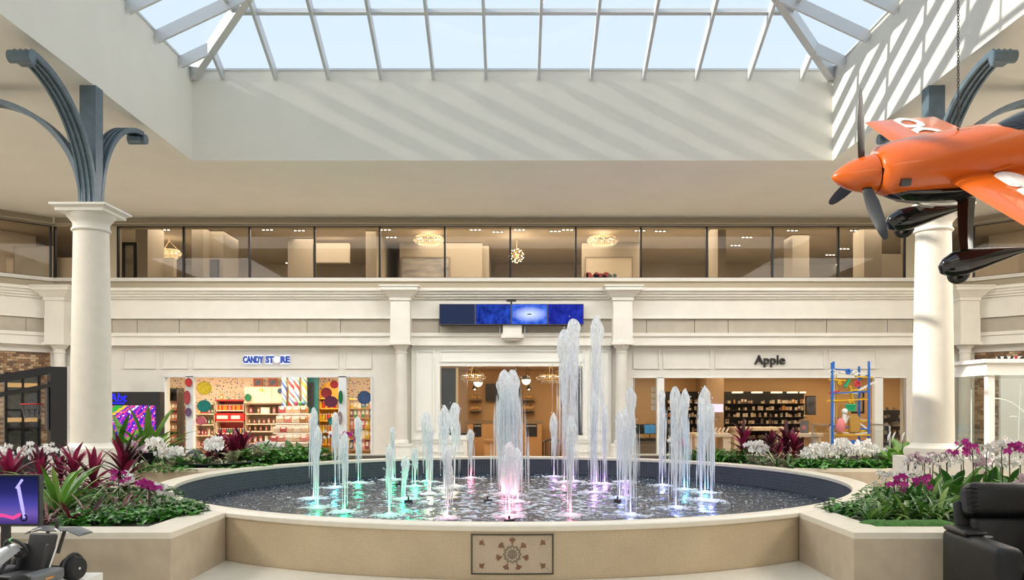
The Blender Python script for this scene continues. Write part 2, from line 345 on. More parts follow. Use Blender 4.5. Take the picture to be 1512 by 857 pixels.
# side facades at 45 degrees, then straight side walls out of view
brick_mat = mat('brown_brick', (.30,.19,.11), .85, var=.55, scale=3.1, var_col=(.52,.40,.26)); mort = mat('mortar', (.36,.31,.25), .9)
bricks4 = [mat('brick_%d' % i, c, .85, var=.2, scale=5) for i, c in enumerate(((.26,.15,.08),(.40,.26,.15),(.50,.37,.24),(.17,.10,.065)))]
for T, side, sg in ((TL,'left',-1),(TR,'right',1)):
    u0, u1 = (-7.5, 0) if sg < 0 else (0, 7.5)
    b = MB(T); b.box(u0,u1,0,.3,3.2,3.36); 
    lo_, hi_ = sorted((sg*.06, sg*7.5)); j0, j1 = sorted((0, sg*.06))
    b.box(j0, j1, 0, .3, 0, 3.2)
    w = struct('wall_'+side, b, M['lime'], 'angled '+side+' facade with cornice, gallery glass and brown brick shop front')
    facade_bands(T, u0, u1, w, side)
    MB(T).box(lo_, hi_, .05, .3, 0, 3.2).build('mortar_bed', mort, w)
    bk = MB(T); z = 0.0; r = 0
    while z < 3.18:
        u = lo_+(0 if r % 2 else -.06)
        while u < hi_:
            a_, c_ = max(u+.004,lo_), min(u+.116,hi_)
            skip = (sg < 0 and .24 < -(u+.06) < 1.04 and .3 < z < 2.68) or abs(u) > 3
            bk.cur = random.randrange(4)
            if c_-a_ > .03 and not skip: bk.box(a_, c_, .03+random.uniform(-.006,.006), .06, z+.004, min(z+.051,3.2))
            u += .12
        z += .055; r += 1
    bk.build('bricks', bricks4, w, kind='stuff')
    # arcade window opening of the brick front (left)
    if sg < 0:
        win = empty('window_3', (0,0,0), 0, 'steel framed shop window in the brick front behind the arcade game', 'window', kind='structure')
        fb = MB(T); 
        for uu in (-.98,-.64,-.30): fb.box(uu-.02,uu+.02,-.03,.08,.3,2.70)
        for zz in (.3,.85,1.40,1.83,2.26,2.68): fb.box(-1.0,-.28,-.03,.08,zz-.02,zz+.02)
        fb.build('window_frame', M['dark_metal'], win)
        MB(T).box(-.98,-.30,.02,.025,.3,2.68).build('pane', M['shop_glass'], win)
        g = MB(T)
        for zz in (1.55, 2.36): g.box(-.95,-.33,.030,.036,zz,zz+.10)
        g.build('lit_shelf', emit('shelf_glow',(1,.55,.2),.45), win)
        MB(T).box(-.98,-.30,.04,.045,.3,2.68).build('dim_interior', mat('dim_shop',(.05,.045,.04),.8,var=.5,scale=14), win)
    sx = sg*(11+7.5*S2)
    struct('wall_'+side+'_side', MB().box(min(sx,sx+sg*.3),max(sx,sx+sg*.3),-8,DW-7.5*S2+.2,0,ZC+.2), M['lime'], 'plain '+side+' side wall of the hall out of view')
struct('wall_front', MB().box(-17,17,-8.3,-8,0,ZC+.2), M['lime'], 'plain end wall of the hall behind the viewer')
# ------------------------------------------------------------------ gallery glazing and the rooms behind it
def gallery(T, us, name, label, ends):
    g = empty(name, (0,0,0), 0, label, 'window', kind='structure')
    for u in us: MB(T).box(u-.022,u+.022,-.05,.02,4.985,6.22).build('mullion', M['dark_metal'], g)
    for a, c in zip(us[:-1], us[1:]):
        if (a, c) in ends: continue
        MB(T).box(a+.022,c-.022,-.018,-.008,4.985,6.22).build('pane', M['up_glass'], g)
    b = MB(T); b.box(us[0],us[-1],-.05,.02,6.205,6.22); b.box(us[0],us[-1],-.05,.02,4.985,5.0); b.build('rail', M['dark_metal'], g)
    return g
us = [fx(p) for p in (175,272,369,465,561,657,753.5,850,946,1043,1140,1237,1335)]
gb = gallery(TB, us, 'window_2', 'long glazed gallery front above the shops on the far side', [])
for a, c in ((fx(82), fx(158)), (fx(1352), fx(1425))):
    MB(TB).box(a,c,-.018,-.008,4.985,6.22).build('pane', M['up_glass'], gb)
    MB(TB).box(a-.02,a+.02,-.05,.02,4.985,6.22).build('mullion', M['dark_metal'], gb)
for a, c in ((fx(157), fx(174)), (fx(1336), fx(1351))): MB(TB).box(a,c,-.06,.2,4.985,6.22).build('pier', M['beige'], gb)
gallery(TL, [-7.4,-5.8,-4.3,-2.8,-1.4,-.06], 'window_4', 'glazed gallery front on the angled left side', [])
gallery(TR, [.06,1.4,2.8,4.3,5.8,7.4], 'window_5', 'glazed gallery front on the angled right side', [])
M['up_wall'] = mat('gallery_wall', (.46,.41,.34), .8); M['up_ceil'] = mat('gallery_ceiling', (.45,.40,.33), .8); M['up_dark'] = mat('gallery_brown', (.24,.20,.16), .8)
ur = MB(); ur.box(-17,17,DW+.3,27.5,4.6,4.75); struct('floor_gallery', ur, M['floor'], 'floor of the upper gallery store', 'floor')
ur = MB(); ur.box(-19,19,DW+.3,28,6.75,6.9)
struct('ceiling_gallery', ur, M['up_ceil'], 'ceiling of the upper gallery store', 'ceiling')
ur = MB(); ur.box(-17,17,27.3,27.5,4.6,6.9); ur.box(-17.2,-17,12,28,4.6,6.9); ur.box(17,17.2,12,28,4.6,6.9)
up_wall = struct('wall_gallery', ur, M['up_wall'], 'brown back wall and partitions of the upper gallery store')
pt = MB()
def part_box(px0,px1,d0,d1,py0=331):
    x0 = (px0-CX)*d0/F; x1 = (px1-CX)*d0/F; pt.box(x0,x1,d0,d1,4.75,6.75)
for a in ((200,218,21,22),(283,300,21.5,22.5),(300,330,22,23.2),(425,462,23,23.4),(590,712,23.6,23.9),(860,945,23.6,23.9),(1060,1072,21,22),(1170,1195,22.5,23.2),(1276,1302,21.5,22.2),(708,722,24,27),(540,556,22,26)): part_box(*a)
pt.build('partition', mat('gallery_partition',(.36,.32,.26),.8), up_wall)
d2 = MB(); d2.box(-14.5,-9.3,22,22.2,4.75,6.0); d2.box(9.5,14,22,22.2,4.75,6.1); d2.box((465-CX)*23/F,(515-CX)*23/F,23,23.2,6.05,6.6); d2.build('partition', M['up_wall'], up_wall)
def framed(name, x0, x1, y, z0, z1, canvas, label, frame=None, fw=.03):
    e = empty(name, ((x0+x1)/2, y, z0), 0, label, 'picture'); X = (x1-x0)/2; Z = z1-z0
    b = MB(); b.box(-X,X,-.03,.01,0,fw); b.box(-X,X,-.03,.01,Z-fw,Z); b.box(-X,-X+fw,-.03,.01,fw,Z-fw); b.box(X-fw,X,-.03,.01,fw,Z-fw); b.build('picture_frame', frame or M['up_dark'], e)
    MB().box(-X+fw,X-fw,-.015,.01,fw,Z-fw).build('canvas', canvas, e); return e
def px3(p, d): return (p-CX)*d/F
def pz3(p, d): return H+(HY-p)*d/F
sea = mat('seascape', (.16,.17,.20), .8, var=1, scale=1.2, stretch=(1,1,5), var_col=(.45,.42,.38))
framed('picture', px3(592,23.5), px3(664,23.5), 23.57, 5.2, pz3(379,23.5), sea, 'wide grey seascape hung in the upper gallery behind the fourth and fifth panes')
pa = framed('picture', px3(864,23.5), px3(935,23.5), 23.57, 5.2, pz3(379,23.5), mat('pale_canvas',(.46,.41,.33),.8), 'pale painting of red and teal trees hung in the upper gallery')
tb = MB(); tr_ = MB()
for k in range(30):
    tb.disc((random.gauss(-.38,.17), -.02, random.gauss(.36,.10)), random.uniform(.05,.12), .004, 7)
    tr_.disc((random.gauss(.15,.14), -.021, random.gauss(.26,.13)), random.uniform(.04,.09), .004, 7)
tb.build('red_foliage', mat('painted_red',(.22,.03,.03),.8), pa); tr_.build('teal_foliage', mat('painted_teal',(.05,.09,.11),.8), pa)
framed('picture', px3(178,20.2), px3(200,20.2), 20.3, 5.1, pz3(357,20.2), mat('print_grey',(.35,.32,.27),.8,var=.4,scale=3), 'framed grey print at the left end of the upper gallery', M['dark_metal'], .08)
framed('picture', px3(302,21.9), px3(322,21.9), 21.98, 5.2, pz3(383,21.9), mat('niche_dark',(.08,.07,.07),.8,var=.5,scale=5), 'small dark framed panel on a pier inside the upper gallery', M['dark_metal'], .04)
framed('picture', px3(17,21.6), px3(76,21.6), 21.7, 5.2, pz3(363,21.6), mat('grey_canvas',(.26,.25,.22),.8,var=.15,scale=2), 'wide grey canvas in the corner room of the gallery at the far left')
# chandeliers
def ring_chandelier(px, py, d, R, label, mm, group=None):
    c = P(px, py, d); e = empty('chandelier', tuple(c), 0, label, 'chandelier', group); top = 6.75-c.z if c.z > 3.5 else 3.0-c.z
    b = MB(); b.torus((0,0,0),R,.015,24,6); b.torus((0,0,.07),R*.8,.012,20,6); b.torus((0,0,-.07),R*.8,.012,20,6); b.build('ring', M['gold'], e)
    b = MB()
    for k in range(3):
        a = 2*PI*k/3+.4; b.tube([(R*.8*math.cos(a),R*.8*math.sin(a),.07),(0,0,min(.38,top*.8))], .005, 4)
    b.tube([(0,0,min(.38,top*.8)),(0,0,top)], .006, 4); b.build('suspension_rod', M['gold'], e)
    b = MB()
    for k in range(36):
        a = 2*PI*k/36
        for (q, z) in ((R,0),(R*.9,-.06),(R*.7,-.1),(R*.85,.06)): b.lathe([(.001,-.05),(.014,-.01),(.001,.03)], 4, (q*math.cos(a+z*9),q*math.sin(a+z*9),z))
    b.build('crystals', mm, e, kind='stuff')
    b = MB()
    for k in range(8): a = 2*PI*k/8; b.sphere((R*.6*math.cos(a),R*.6*math.sin(a),.02),.025,6,4)
    b.build('bulbs', M['warm_lamp'], e, kind='stuff')
    lamp('chandelier_light','POINT',(0,0,.05),8,parent=e,radius=.2); return e
crys = mat('crystal',(.75,.68,.55),.15,spec=.9)
ring_chandelier(633,354,22.3,.42,'crystal ring chandelier left of centre in the upper gallery',crys)
ring_chandelier(890,355,22.3,.42,'crystal ring chandelier right of centre in the upper gallery',crys)
ring_chandelier(250,374,23,.33,'small glowing crystal chandelier at the left of the upper gallery',crys)
sp = P(763,378,23); e = empty('chandelier', tuple(sp), 0, 'round starburst chandelier with glowing bulbs in the middle of the upper gallery', 'chandelier')
b = MB(); bb = MB(); b.sphere((0,0,0),.05); b.tube([(0,0,0),(0,0,6.75-sp.z)],.008,5)
for k in range(34):
    z = 1-2*(k+.5)/34; a = k*2.4; q = math.sqrt(1-z*z); v = Vector((q*math.cos(a),q*math.sin(a),z))*.2; b.tube([(0,0,0),v],.004,3); bb.sphere(v,.018,6,4)
b.build('arms', M['gold'], e); bb.build('bulbs', M['warm_lamp'], e, kind='stuff'); lamp('chandelier_light','POINT',(0,-.3,0),20,parent=e,radius=.1)
# recessed downlights of the gallery, three to a strip
k = 0
for px, q in sorted(((208,338),(243,339),(395,339),(442,340),(569,339),(578,350),(702,339),(735,342),(767,339),(820,341),(838,339),(945,340),(975,341),(1103,350),(1086,362),(1170,340),(1263,340),(1282,351),(1247,367),(1226,376),(240,388),(318,388),(428,388),(716,392),(808,392),(1236,391))):
    d = 5708/(600-q)
    e = empty('downlight_strip', (px3(px,d), d, 6.745), random.choice((0,0,.5,1.2)) if px > 1000 else 0, 'recessed strip of three small downlights in the gallery ceiling, '+ORD[k]+' from the left', 'downlight', 'downlights in the upper gallery')
    MB().box(-.17,.17,-.05,.05,-.012,0).build('trim', M['up_dark'], e)
    for i in (-1,0,1): MB().disc((i*.11,0,-.018),.032,.01,8,axis='Z').build('lamp_lens', M['white_lamp'], e)
    k += 1
for x in (-9,-5,-1.5,1.5,5,9): lamp('gallery_light','AREA',(x,22.5,6.72),100,(1,.88,.73),2.5,3)
for s_ in (-1,1): lamp('gallery_light','AREA',(s_*13.2,18.3,6.7),380,(1,.88,.73),2,3)
for s_ in (-1,1):
    rb = MB(); rb.add([(s_*11,DW+.3,6.74),(s_*17.5,12.7,6.74),(s_*20,16,6.74),(s_*17,DW+4,6.74)],[(0,1,2,3)]); rb.add([(s_*11,DW+.3,4.7),(s_*17.5,12.7,4.7),(s_*20,16,4.7),(s_*17,DW+4,4.7)],[(0,1,2,3)])
    rb.add([(s_*13.5,DW+3.5,4.7),(s_*18.5,14,4.7),(s_*18.5,14,6.74),(s_*13.5,DW+3.5,6.74)],[(0,1,2,3)])
    struct('wall_gallery_corner', rb, M['up_wall'], 'corner room of the upper gallery on the '+('left' if s_<0 else 'right'))
b = MB(); 
tb_ = P(815,409,20.5); e = empty('armchair', (tb_.x, 20.6, 4.75), 0, 'dark blue armchair whose back shows above the gallery sill', 'armchair')
MB().cbox(-.42,.42,-.35,.35,.1,.35,.05).build('seat', mat('navy_fabric',(.03,.045,.06),.8), e); MB().cbox(-.45,.45,.2,.38,.2,.52,.09).build('backrest', mat('navy_fabric2',(.03,.05,.065),.8), e)
for i in (-1,1):
    for j in (-1,1): MB().box(i*.36-.025,i*.36+.025,j*.28-.025,j*.28+.025,0,.12).build('leg', M['dark_metal'], e)
# ------------------------------------------------------------------ shop interiors (ground floor)
def room(key, x0, x1, yb, zc, mw, mf, mc, nm):
    b = MB(); b.box(x0,x1,yb,yb+.1,0,zc); b.box(x0-.1,x0,DW+.3,yb+.1,0,zc); b.box(x1,x1+.1,DW+.3,yb+.1,0,zc)
    w = struct('wall_'+key, b, mw, 'inner walls of the '+nm)
    struct('floor_'+key, MB().box(x0,x1,DW+.02,yb,0,.012), mf, 'floor of the '+nm, 'floor')
    struct('ceiling_'+key, MB().box(x0-.1,x1+.1,DW+.3,yb+.1,zc,zc+.1), mc, 'ceiling of the '+nm, 'ceiling'); return w
# confetti wall
m, n, l, b_ = nt('confetti_wallpaper'); tc = n.new('ShaderNodeTexCoord'); vo = n.new('ShaderNodeTexVoronoi'); vo.inputs['Scale'].default_value = 14; vo.inputs['Randomness'].default_value = .9
mp = n.new('ShaderNodeMapping'); mp.inputs['Scale'].default_value = (1,1,1); l.new(tc.outputs['Object'], mp.inputs[0]); l.new(mp.outputs[0], vo.inputs['Vector'])
lt = n.new('ShaderNodeMath'); lt.operation = 'LESS_THAN'; lt.inputs[1].default_value = .28; l.new(vo.outputs['Distance'], lt.inputs[0])
hs = n.new('ShaderNodeHueSaturation'); hs.inputs['Saturation'].default_value = 1.6; hs.inputs['Value'].default_value = .38; l.new(vo.outputs['Color'], hs.inputs['Color'])
mx = n.new('ShaderNodeMix'); mx.data_type = 'RGBA'; mx.inputs[6].default_value = (.78,.62,.46,1); l.new(lt.outputs[0], mx.inputs[0]); l.new(hs.outputs[0], mx.inputs[7]); l.new(mx.outputs[2], b_.inputs['Base Color']); M['confetti'] = m
CB = 22.6
room('candy_shop', -10.0, fx(556), CB, 2.95, M['confetti'], mat('candy_floor',(.55,.42,.3),.4), M['white'], 'candy shop')
for x in (-8.8,-7.4,-6.0,-4.4): lamp('shop_light','AREA',(x,20.6,2.93),30,(1,.82,.62),.9,1.2)
lamp('shop_light','AREA',(-5.9,19.9,2.6),22,(1,.84,.66),3.6,.4,rot=(.5,0,0))
jamb = MB(); jamb.box(fx(275),fx(286),-.03,.12,0,fz(556)); jamb.box(fx(500),fx(511.5),-.03,.12,0,fz(556)); jamb.box(fx(240),fx(244),-.05,.05,0,fz(555)); jamb.box(fx(548),fx(550),-.05,.05,0,fz(555)); jamb.M = TB
jamb = MB(TB); 
for a, c in ((275,286),(500,511.5),(241.5,244),(547.5,550)): jamb.box(fx(a),fx(c),-.03,.12,0,fz(556))
jamb.box(fx(243),fx(549),-.03,.12,fz(557.5),fz(555)); struct('door_1', jamb, mat('pale_grey_jamb',(.72,.76,.80),.4), 'white jambs of the candy shop front', 'shop front')
gl = empty('window_6', (0,0,0), 0, 'side panes of the candy shop front', 'window', kind='structure')
for a, c in ((244,275),(511.5,547.5)): MB(TB).box(fx(a),fx(c),.03,.04,0,fz(557)).build('pane', M['shop_glass'], gl)
cols = {'yellow':(.62,.46,.02),'teal':(.0,.17,.15),'pink':(.45,.10,.13),'red':(.45,.02,.02),'rose':(.36,.05,.06),'lilac':(.13,.07,.16),'maroon':(.30,.02,.02),'purple':(.12,.015,.05),'green':(.0,.13,.05),'grey':(.25,.2,.2),'blue':(.03,.07,.17)}
for px,py,rx,rz_,c,d,lb in ((301.5,573.5,11,10,'yellow',19.27,'large round yellow candy disc on the shop glass'),(301.5,600,10.3,9,'teal',19.27,'round teal candy disc below the yellow one'),(296.5,621.5,7.3,6.5,'pink',19.27,'round dusty pink candy disc low beside the white jamb'),
        (278.5,565,5.2,6.5,'red',19.10,'tilted red candy disc at the top of the left white jamb'),(276,587.5,4.8,10.5,'rose',19.10,'narrow rose candy disc in the middle of the left white jamb'),(278,609,4.6,6.5,'lilac',19.10,'small lilac candy disc low on the left white jamb'),
        (493.5,568,6,6,'red',19.27,'round red candy disc near the right white jamb'),(482,580.5,8,8,'maroon',19.4,'round maroon candy disc before the yellow arch shelf'),(488.5,593.5,10,8.5,'purple',19.27,'large dark purple candy disc over the yellow arch shelf'),
        (503,587,3.2,10,'green',19.10,'narrow green candy disc on the right white jamb'),(502,618,3,10,'grey',19.10,'narrow grey candy disc low on the right white jamb'),(538,587.5,10,10,'blue',19.21,'round blue candy disc on the right side pane'),
        (366,587.5,4.8,5.5,'green',21.9,'small green disc on the cream wall cupboards'),(413.5,577.5,3.5,4,'blue',21.9,'small blue disc on the cream wall cupboards'),(386,576,2,2,'yellow',21.9,'tiny yellow disc on the cream wall cupboards'),(489,622,5,6,'teal',19.5,'small teal disc behind the fountain jets')):
    c3 = P(px,py,d); e = empty('candy_disc', tuple(c3), 0, lb, 'window decal')
    MB().disc((0,0,0),rz_*d/F,.02,22,rx*d/F).build('disc', mat('disc_'+c,cols[c],.4,var=.25,scale=20), e)
    MB().torus((0,-.004,0),1,.05,22,5,axis='Y').build('disc_edge', mat('disc_edge_'+c,tuple(v*.75 for v in cols[c]),.4), e).scale = (rx*d/F*.97,.25,rz_*d/F*.97)
wood = mat('pale_shelf',(.72,.58,.42),.5); dkwood = mat('dark_shelf',(.05,.035,.025),.5); redm = mat('red_gloss',(.50,.015,.015),.35)
def rbox(d, p0, p1, q0, q1, depth=.3):  # box from pixel rectangle at depth d
    return px3(p0,d), px3(p1,d), d, d+depth, pz3(q1,d), pz3(q0,d)
CANDY = [mat('candy_%d' % i, c, .35) for i, c in enumerate(((.6,.04,.03),(.7,.30,.03),(.62,.45,.04),(.55,.10,.12),(.25,.03,.10),(.05,.14,.26),(.06,.24,.08),(.75,.58,.42),(.42,.2,.08),(.70,.28,.25),(.8,.72,.6)))]
lidm = mat('white_lid',(.8,.75,.66),.4)
jar_me = [MB().lathe([(.001,0),(.9,0),(1,.15),(1,1.5),(.7,1.75),(.7,1.8),(.001,1.8)],10).mesh('jar', c, True) for c in CANDY]
lid_me = MB().lathe([(.75,1.8),(.78,1.8),(.78,2.05),(.001,2.05)],10).mesh('lid', lidm, True)
box_me = [MB().cbox(-1,1,-.6,.6,0,2,.06).mesh('package', c) for c in CANDY]; lab_me = MB().box(-.6,.6,-.63,-.6,.6,1.4).mesh('sticker', lidm)
cnt = {}
def goods(kind, x, y, z, s, ci, label, group, cat, nm):
    cnt[label] = cnt.get(label, -1)+1; i = cnt[label]
    r = bpy.data.objects.new(nm, jar_me[ci] if kind == 'jar' else box_me[ci]); C.objects.link(r); r.location = (x,y,z); r.scale = ((s,s,s*2.4) if kind=='box' else (s*1.15,s*1.15,s*2.9)) if not isinstance(s,tuple) else s
    tag(r, label, cat, group)
    q = bpy.data.objects.new('lid' if kind=='jar' else 'sticker', lid_me if kind=='jar' else lab_me); C.objects.link(q); q.parent = r
    return r
CN = ['red','orange','yellow','rose','plum','blue','green','cream','brown','pink','white']
def shelf_unit(name, d, p0, p1, q0, q1, shelves, m, label, depth=.35, back=None):
    x0, x1, _, _, z0, z1 = rbox(d,p0,p1,q0,q1)
    e = empty(name, ((x0+x1)/2, d, 0), 0, label, 'shelf'); X = (x1-x0)/2
    for sx in (-1,1): MB().box(sx*X-.02,sx*X+.02,0,depth,0,z1).build('side_panel', m, e)
    MB().box(-X,X,depth-.02,depth,0,z1).build('back_panel', back or m, e)
    for q in shelves: z = pz3(q,d); MB().box(-X,X,0,depth,z-.03,z).build('shelf', m, e)
    MB().box(-X,X,0,depth,z1-.03,z1).build('shelf', m, e)
    return e, x0, x1
# red pick-and-mix wall
e, xa, xb = shelf_unit('candy_shelf', 22.1, 318, 361, 591, 690, (606,622,640,657,672), wood, 'tall candy shelf with a red banner between the teal disc and cream cupboards', .4, redm)
MB().box(px3(318,22.08)-e.location.x,px3(361,22.08)-e.location.x,-.03,0,pz3(622,22.08),pz3(610.5,22.08)).build('banner', redm, e)
for a, c in ((320,336),(341,354)): MB().box(px3(a,22.05)-e.location.x,px3(c,22.05)-e.location.x,-.05,-.03,pz3(619,22.05),pz3(614,22.05)).build('price_sign', lidm, e)
MB().box(xa-e.location.x,xb-e.location.x,-.04,.02,pz3(592.5,22.1),pz3(590.5,22.1)).build('red_rail', redm, e)
for row, (q, n_, nm) in enumerate(((606,15,'top'),(640,13,'middle'),(657,13,'lower'))):
    for i in range(n_):
        ci = (0,0,1,2,9,1,0)[(i*3+row) % 7] if row == 0 else random.randrange(7)
        goods('jar', xa+(i+.5)*(xb-xa)/n_, 22.25, pz3(q,22.1), .026 if row == 0 else .022, ci, CN[ci]+' candy jar, '+ORD[i]+' from the left on the '+nm+' shelf of the red banner unit', 'jars on the red banner shelf', 'jar', 'candy_jar')
for px, ci in ((327.5,1),(336,6),(346,8),(353,5)):
    goods('box', px3(px,22.3), 22.3, pz3(591,22.1), .035 if ci == 1 else .02, ci, CN[ci]+' candy toy standing on top of the red banner unit', 'toys on top of the candy shelf', 'toy', 'candy_toy')
# left shelves beside the pink disc
e, xa, xb = shelf_unit('display_shelf', 22.1, 288, 317, 596, 690, (611,627,643,660), wood, 'wooden candy shelf behind the teal and pink discs', .4)
for q in (611,627,643,660):
    for i in range(6): ci = random.randrange(11); goods('box', xa+(i+.5)*(xb-xa)/6, 22.3, pz3(q,22.1), random.uniform(.025,.038), ci, CN[ci]+' package, '+ORD[i]+' from the left on the '+ORD[(611,627,643,660).index(q)]+' shelf behind the candy discs', 'packages on the wooden shelf', 'package', 'candy_package')
e = empty('wall_cupboard', (0,21.95,0), 0, 'cream wall cupboards with three plain doors above open candy shelving', 'cupboard')
MB().box(px3(361,22),px3(419,22),.05,.6,pz3(596,22),pz3(571.5,22)).build('body', mat('cream_cupboard',(.80,.63,.45),.5), e)
for a, c in ((361.5,401),(402,418.5)): MB().box(px3(a,22),px3(c,22),.03,.05,pz3(595.5,22),pz3(572,22)).build('door', mat('cream_door',(.82,.65,.47),.45), e)
for px in (379.5,401.5):
    e = framed('picture', px3(px-6.5,22.3), px3(px+6.5,22.3), 22.4, pz3(571,22.3), pz3(559,22.3), mat('menu_print',(.12,.13,.16),.6,var=.6,scale=12), 'red framed picture on the confetti wall, '+('left' if px < 390 else 'right')+' of the pair', mat('red_frame',(.45,.07,.03),.5), .035)
e, xa, xb = shelf_unit('display_shelf', 22.1, 361.5, 419, 596, 690, (611,626,637,655), wood, 'open cream shelving under the wall cupboards', .4, mat('shelf_back_grey',(.30,.24,.18),.6))
for q, n_, s_ in ((611,5,.05),(626,8,.035),(637,7,.04),(655,7,.05)):
    for i in range(n_):
        ci = random.choice((0,3,7,8,10,2,9)); goods('box', xa+(i+.5)*(xb-xa)/n_, 22.3, pz3(q,22.1), random.uniform(.6,1)*s_, ci, CN[ci]+' box, '+ORD[i]+' from the left on the '+ORD[(611,626,637,655).index(q)]+' open cream shelf', 'boxes on the cream shelving', 'box', 'gift_box')
goods('box', px3(392,22.2), 22.2, pz3(611,22.1), (.12,.08,.085), 10, 'large white cake box on the top open shelf', 'cake boxes', 'box', 'cake_box')
# striped candy poles
def stripes(name, cl):
    m, n, l, b = nt(name); tc = n.new('ShaderNodeTexCoord'); sp_ = n.new('ShaderNodeSeparateXYZ'); l.new(tc.outputs['Object'], sp_.inputs[0])
    at = n.new('ShaderNodeMath'); at.operation='ARCTAN2'; l.new(sp_.outputs[1], at.inputs[0]); l.new(sp_.outputs[0], at.inputs[1])
    a1 = n.new('ShaderNodeMath'); a1.operation='MULTIPLY'; a1.inputs[1].default_value = .5/PI*1; l.new(at.outputs[0], a1.inputs[0])
    a2 = n.new('ShaderNodeMath'); a2.operation='MULTIPLY_ADD'; a2.inputs[1].default_value = 1.75; l.new(sp_.outputs[2], a2.inputs[0]); l.new(a1.outputs[0], a2.inputs[2])
    fr = n.new('ShaderNodeMath'); fr.operation='FRACT'; l.new(a2.outputs[0], fr.inputs[0])
    r = n.new('ShaderNodeValToRGB'); r.color_ramp.interpolation = 'CONSTANT'; wh = (.68,.62,.54)
    el = r.color_ramp.elements; el[0].position = 0; el[0].color = (*cl[0],1); el[1].position = .2; el[1].color = (*wh,1)
    for p, c in ((.34,cl[1]),(.44,wh),(.62,cl[2]),(.72,wh)): q = el.new(p); q.color = (*c,1)
    l.new(fr.outputs[0], r.inputs[0]); l.new(r.outputs[0], b.inputs['Base Color']); b.inputs['Roughness'].default_value=.35; return m
for px, w_, cl, lb in ((419.5,7,((.03,.09,.35),(.02,.2,.12),(.03,.09,.35)),'blue and green striped candy pole'),(431,9,((.5,.02,.03),(.03,.12,.3),(.5,.02,.03)),'red and blue striped candy pole'),(438.5,8,((.5,.03,.03),(.03,.18,.12),(.03,.09,.35)),'red striped candy pole beside the dark gap'),(449.5,8,((.62,.36,.03),(.02,.16,.1),(.55,.33,.04)),'yellow and green striped candy pole')):
    d = 21.4; c = P(px,600,d); o = MB().lathe([(w_/2*d/F,0),(w_/2*d/F,2.9)],18).build('candy_pole', stripes('stripes_'+lb[:6]+str(px),cl), None, True); o.location = (c.x,d,0); tag(o, lb+' behind the candy bins', 'pole')
e = empty('menu_panel', (0,21.7,0), 0, 'teal wall panel carrying a dark menu board', 'menu board')
MB().box(px3(453,21.7),px3(470,21.7),0,.08,0,2.9).build('panel', mat('teal_panel',(.01,.14,.14),.5), e); MB().box(px3(455,21.7),px3(464,21.7),-.03,0,pz3(601,21.7),pz3(565,21.7)).build('board', mat('chalk_board',(.02,.025,.035),.5,var=.6,scale=25), e)
# yellow arch shelf
e = empty('arch_shelf', (px3(486,21.8),21.8,0), 0, 'yellow arched candy shelf near the right white jamb', 'shelf'); X = 16*21.8/F; z1 = pz3(576,21.8)
yel = mat('yellow_shelf',(.70,.36,.03),.45)
poly = [(X*math.cos(PI*k/20), z1+X*.8*math.sin(PI*k/20)) for k in range(21)]
b = MB(); b.add([(x,.3,z) for x,z in poly]+[(-X,.3,0),(X,.3,0)]+[(x,.36,z) for x,z in poly]+[(-X,.36,0),(X,.36,0)],[tuple(range(23)),tuple(range(23,46))[::-1]]+[(i,(i+1)%23,23+(i+1)%23,23+i) for i in range(23)]); b.build('back_panel', yel, e)
for sx in (-1,1): MB().box(sx*X-.02,sx*X+.02,0,.3,0,z1).build('side_panel', yel, e)
for q in (588,603,621,638,656):
    z = pz3(q,21.8); MB().box(-X,X,0,.3,z-.03,z).build('shelf', yel, e)
    if q > 588:
        for i in range(8): ci = random.choice((2,1,2,0,8)); goods('jar', e.location.x-X+(i+.5)*2*X/8, 21.95, z, .03, ci, CN[ci]+' candy jar, '+ORD[i]+' from the left on the '+ORD[(588,603,621,638,656).index(q)-1]+' row of the yellow arch shelf', 'jars on the yellow arch shelf', 'jar', 'candy_jar')
# right side window goods
e, xa, xb = shelf_unit('display_shelf', 20.9, 515, 556, 590, 690, (603,617,632,648,664), mat('amber_shelf',(.45,.26,.1),.5), 'crowded amber shelf behind the right side pane', .35)
for q in (603,617,632,648,664):
    for i in range(7): ci = random.randrange(11); goods('box', xa+(i+.5)*(xb-xa)/7, 21.0, pz3(q,20.9), random.uniform(.04,.06), ci, CN[ci]+' candy bag, '+ORD[i]+' from the left on the '+ORD[(603,617,632,648,664).index(q)]+' crowded amber shelf', 'bags on the amber shelf', 'bag', 'candy_bag')
# left dark shelf
e, xa, xb = shelf_unit('display_shelf', 21.2, 246, 262, 573, 690, (592,606,622,638,655), dkwood, 'dark shelf behind the left side pane of the candy shop', .4)
for q in (606,622,638,655):
    for i in range(3): ci = random.choice((8,9,3,7)); goods('box', xa+(i+.5)*(xb-xa)/3, 21.3, pz3(q,21.2), .05, ci, CN[ci]+' box, '+ORD[i]+' on the '+ORD[(606,622,638,655).index(q)]+' dark left shelf', 'boxes on the dark shelf', 'box', 'gift_box')
e, xa, xb = shelf_unit('display_shelf', 22, 262, 275, 598, 690, (612,628,645,660), wood, 'narrow pale shelf next to the dark shelf', .4)
for q in (612,628,645,660):
    for i in range(3): ci = random.randrange(10); goods('box', xa+(i+.5)*(xb-xa)/3, 22.1, pz3(q,22), .04, ci, CN[ci]+' box, '+ORD[i]+' on the '+ORD[(612,628,645,660).index(q)]+' narrow pale shelf', 'boxes on the narrow pale shelf', 'box', 'gift_box')
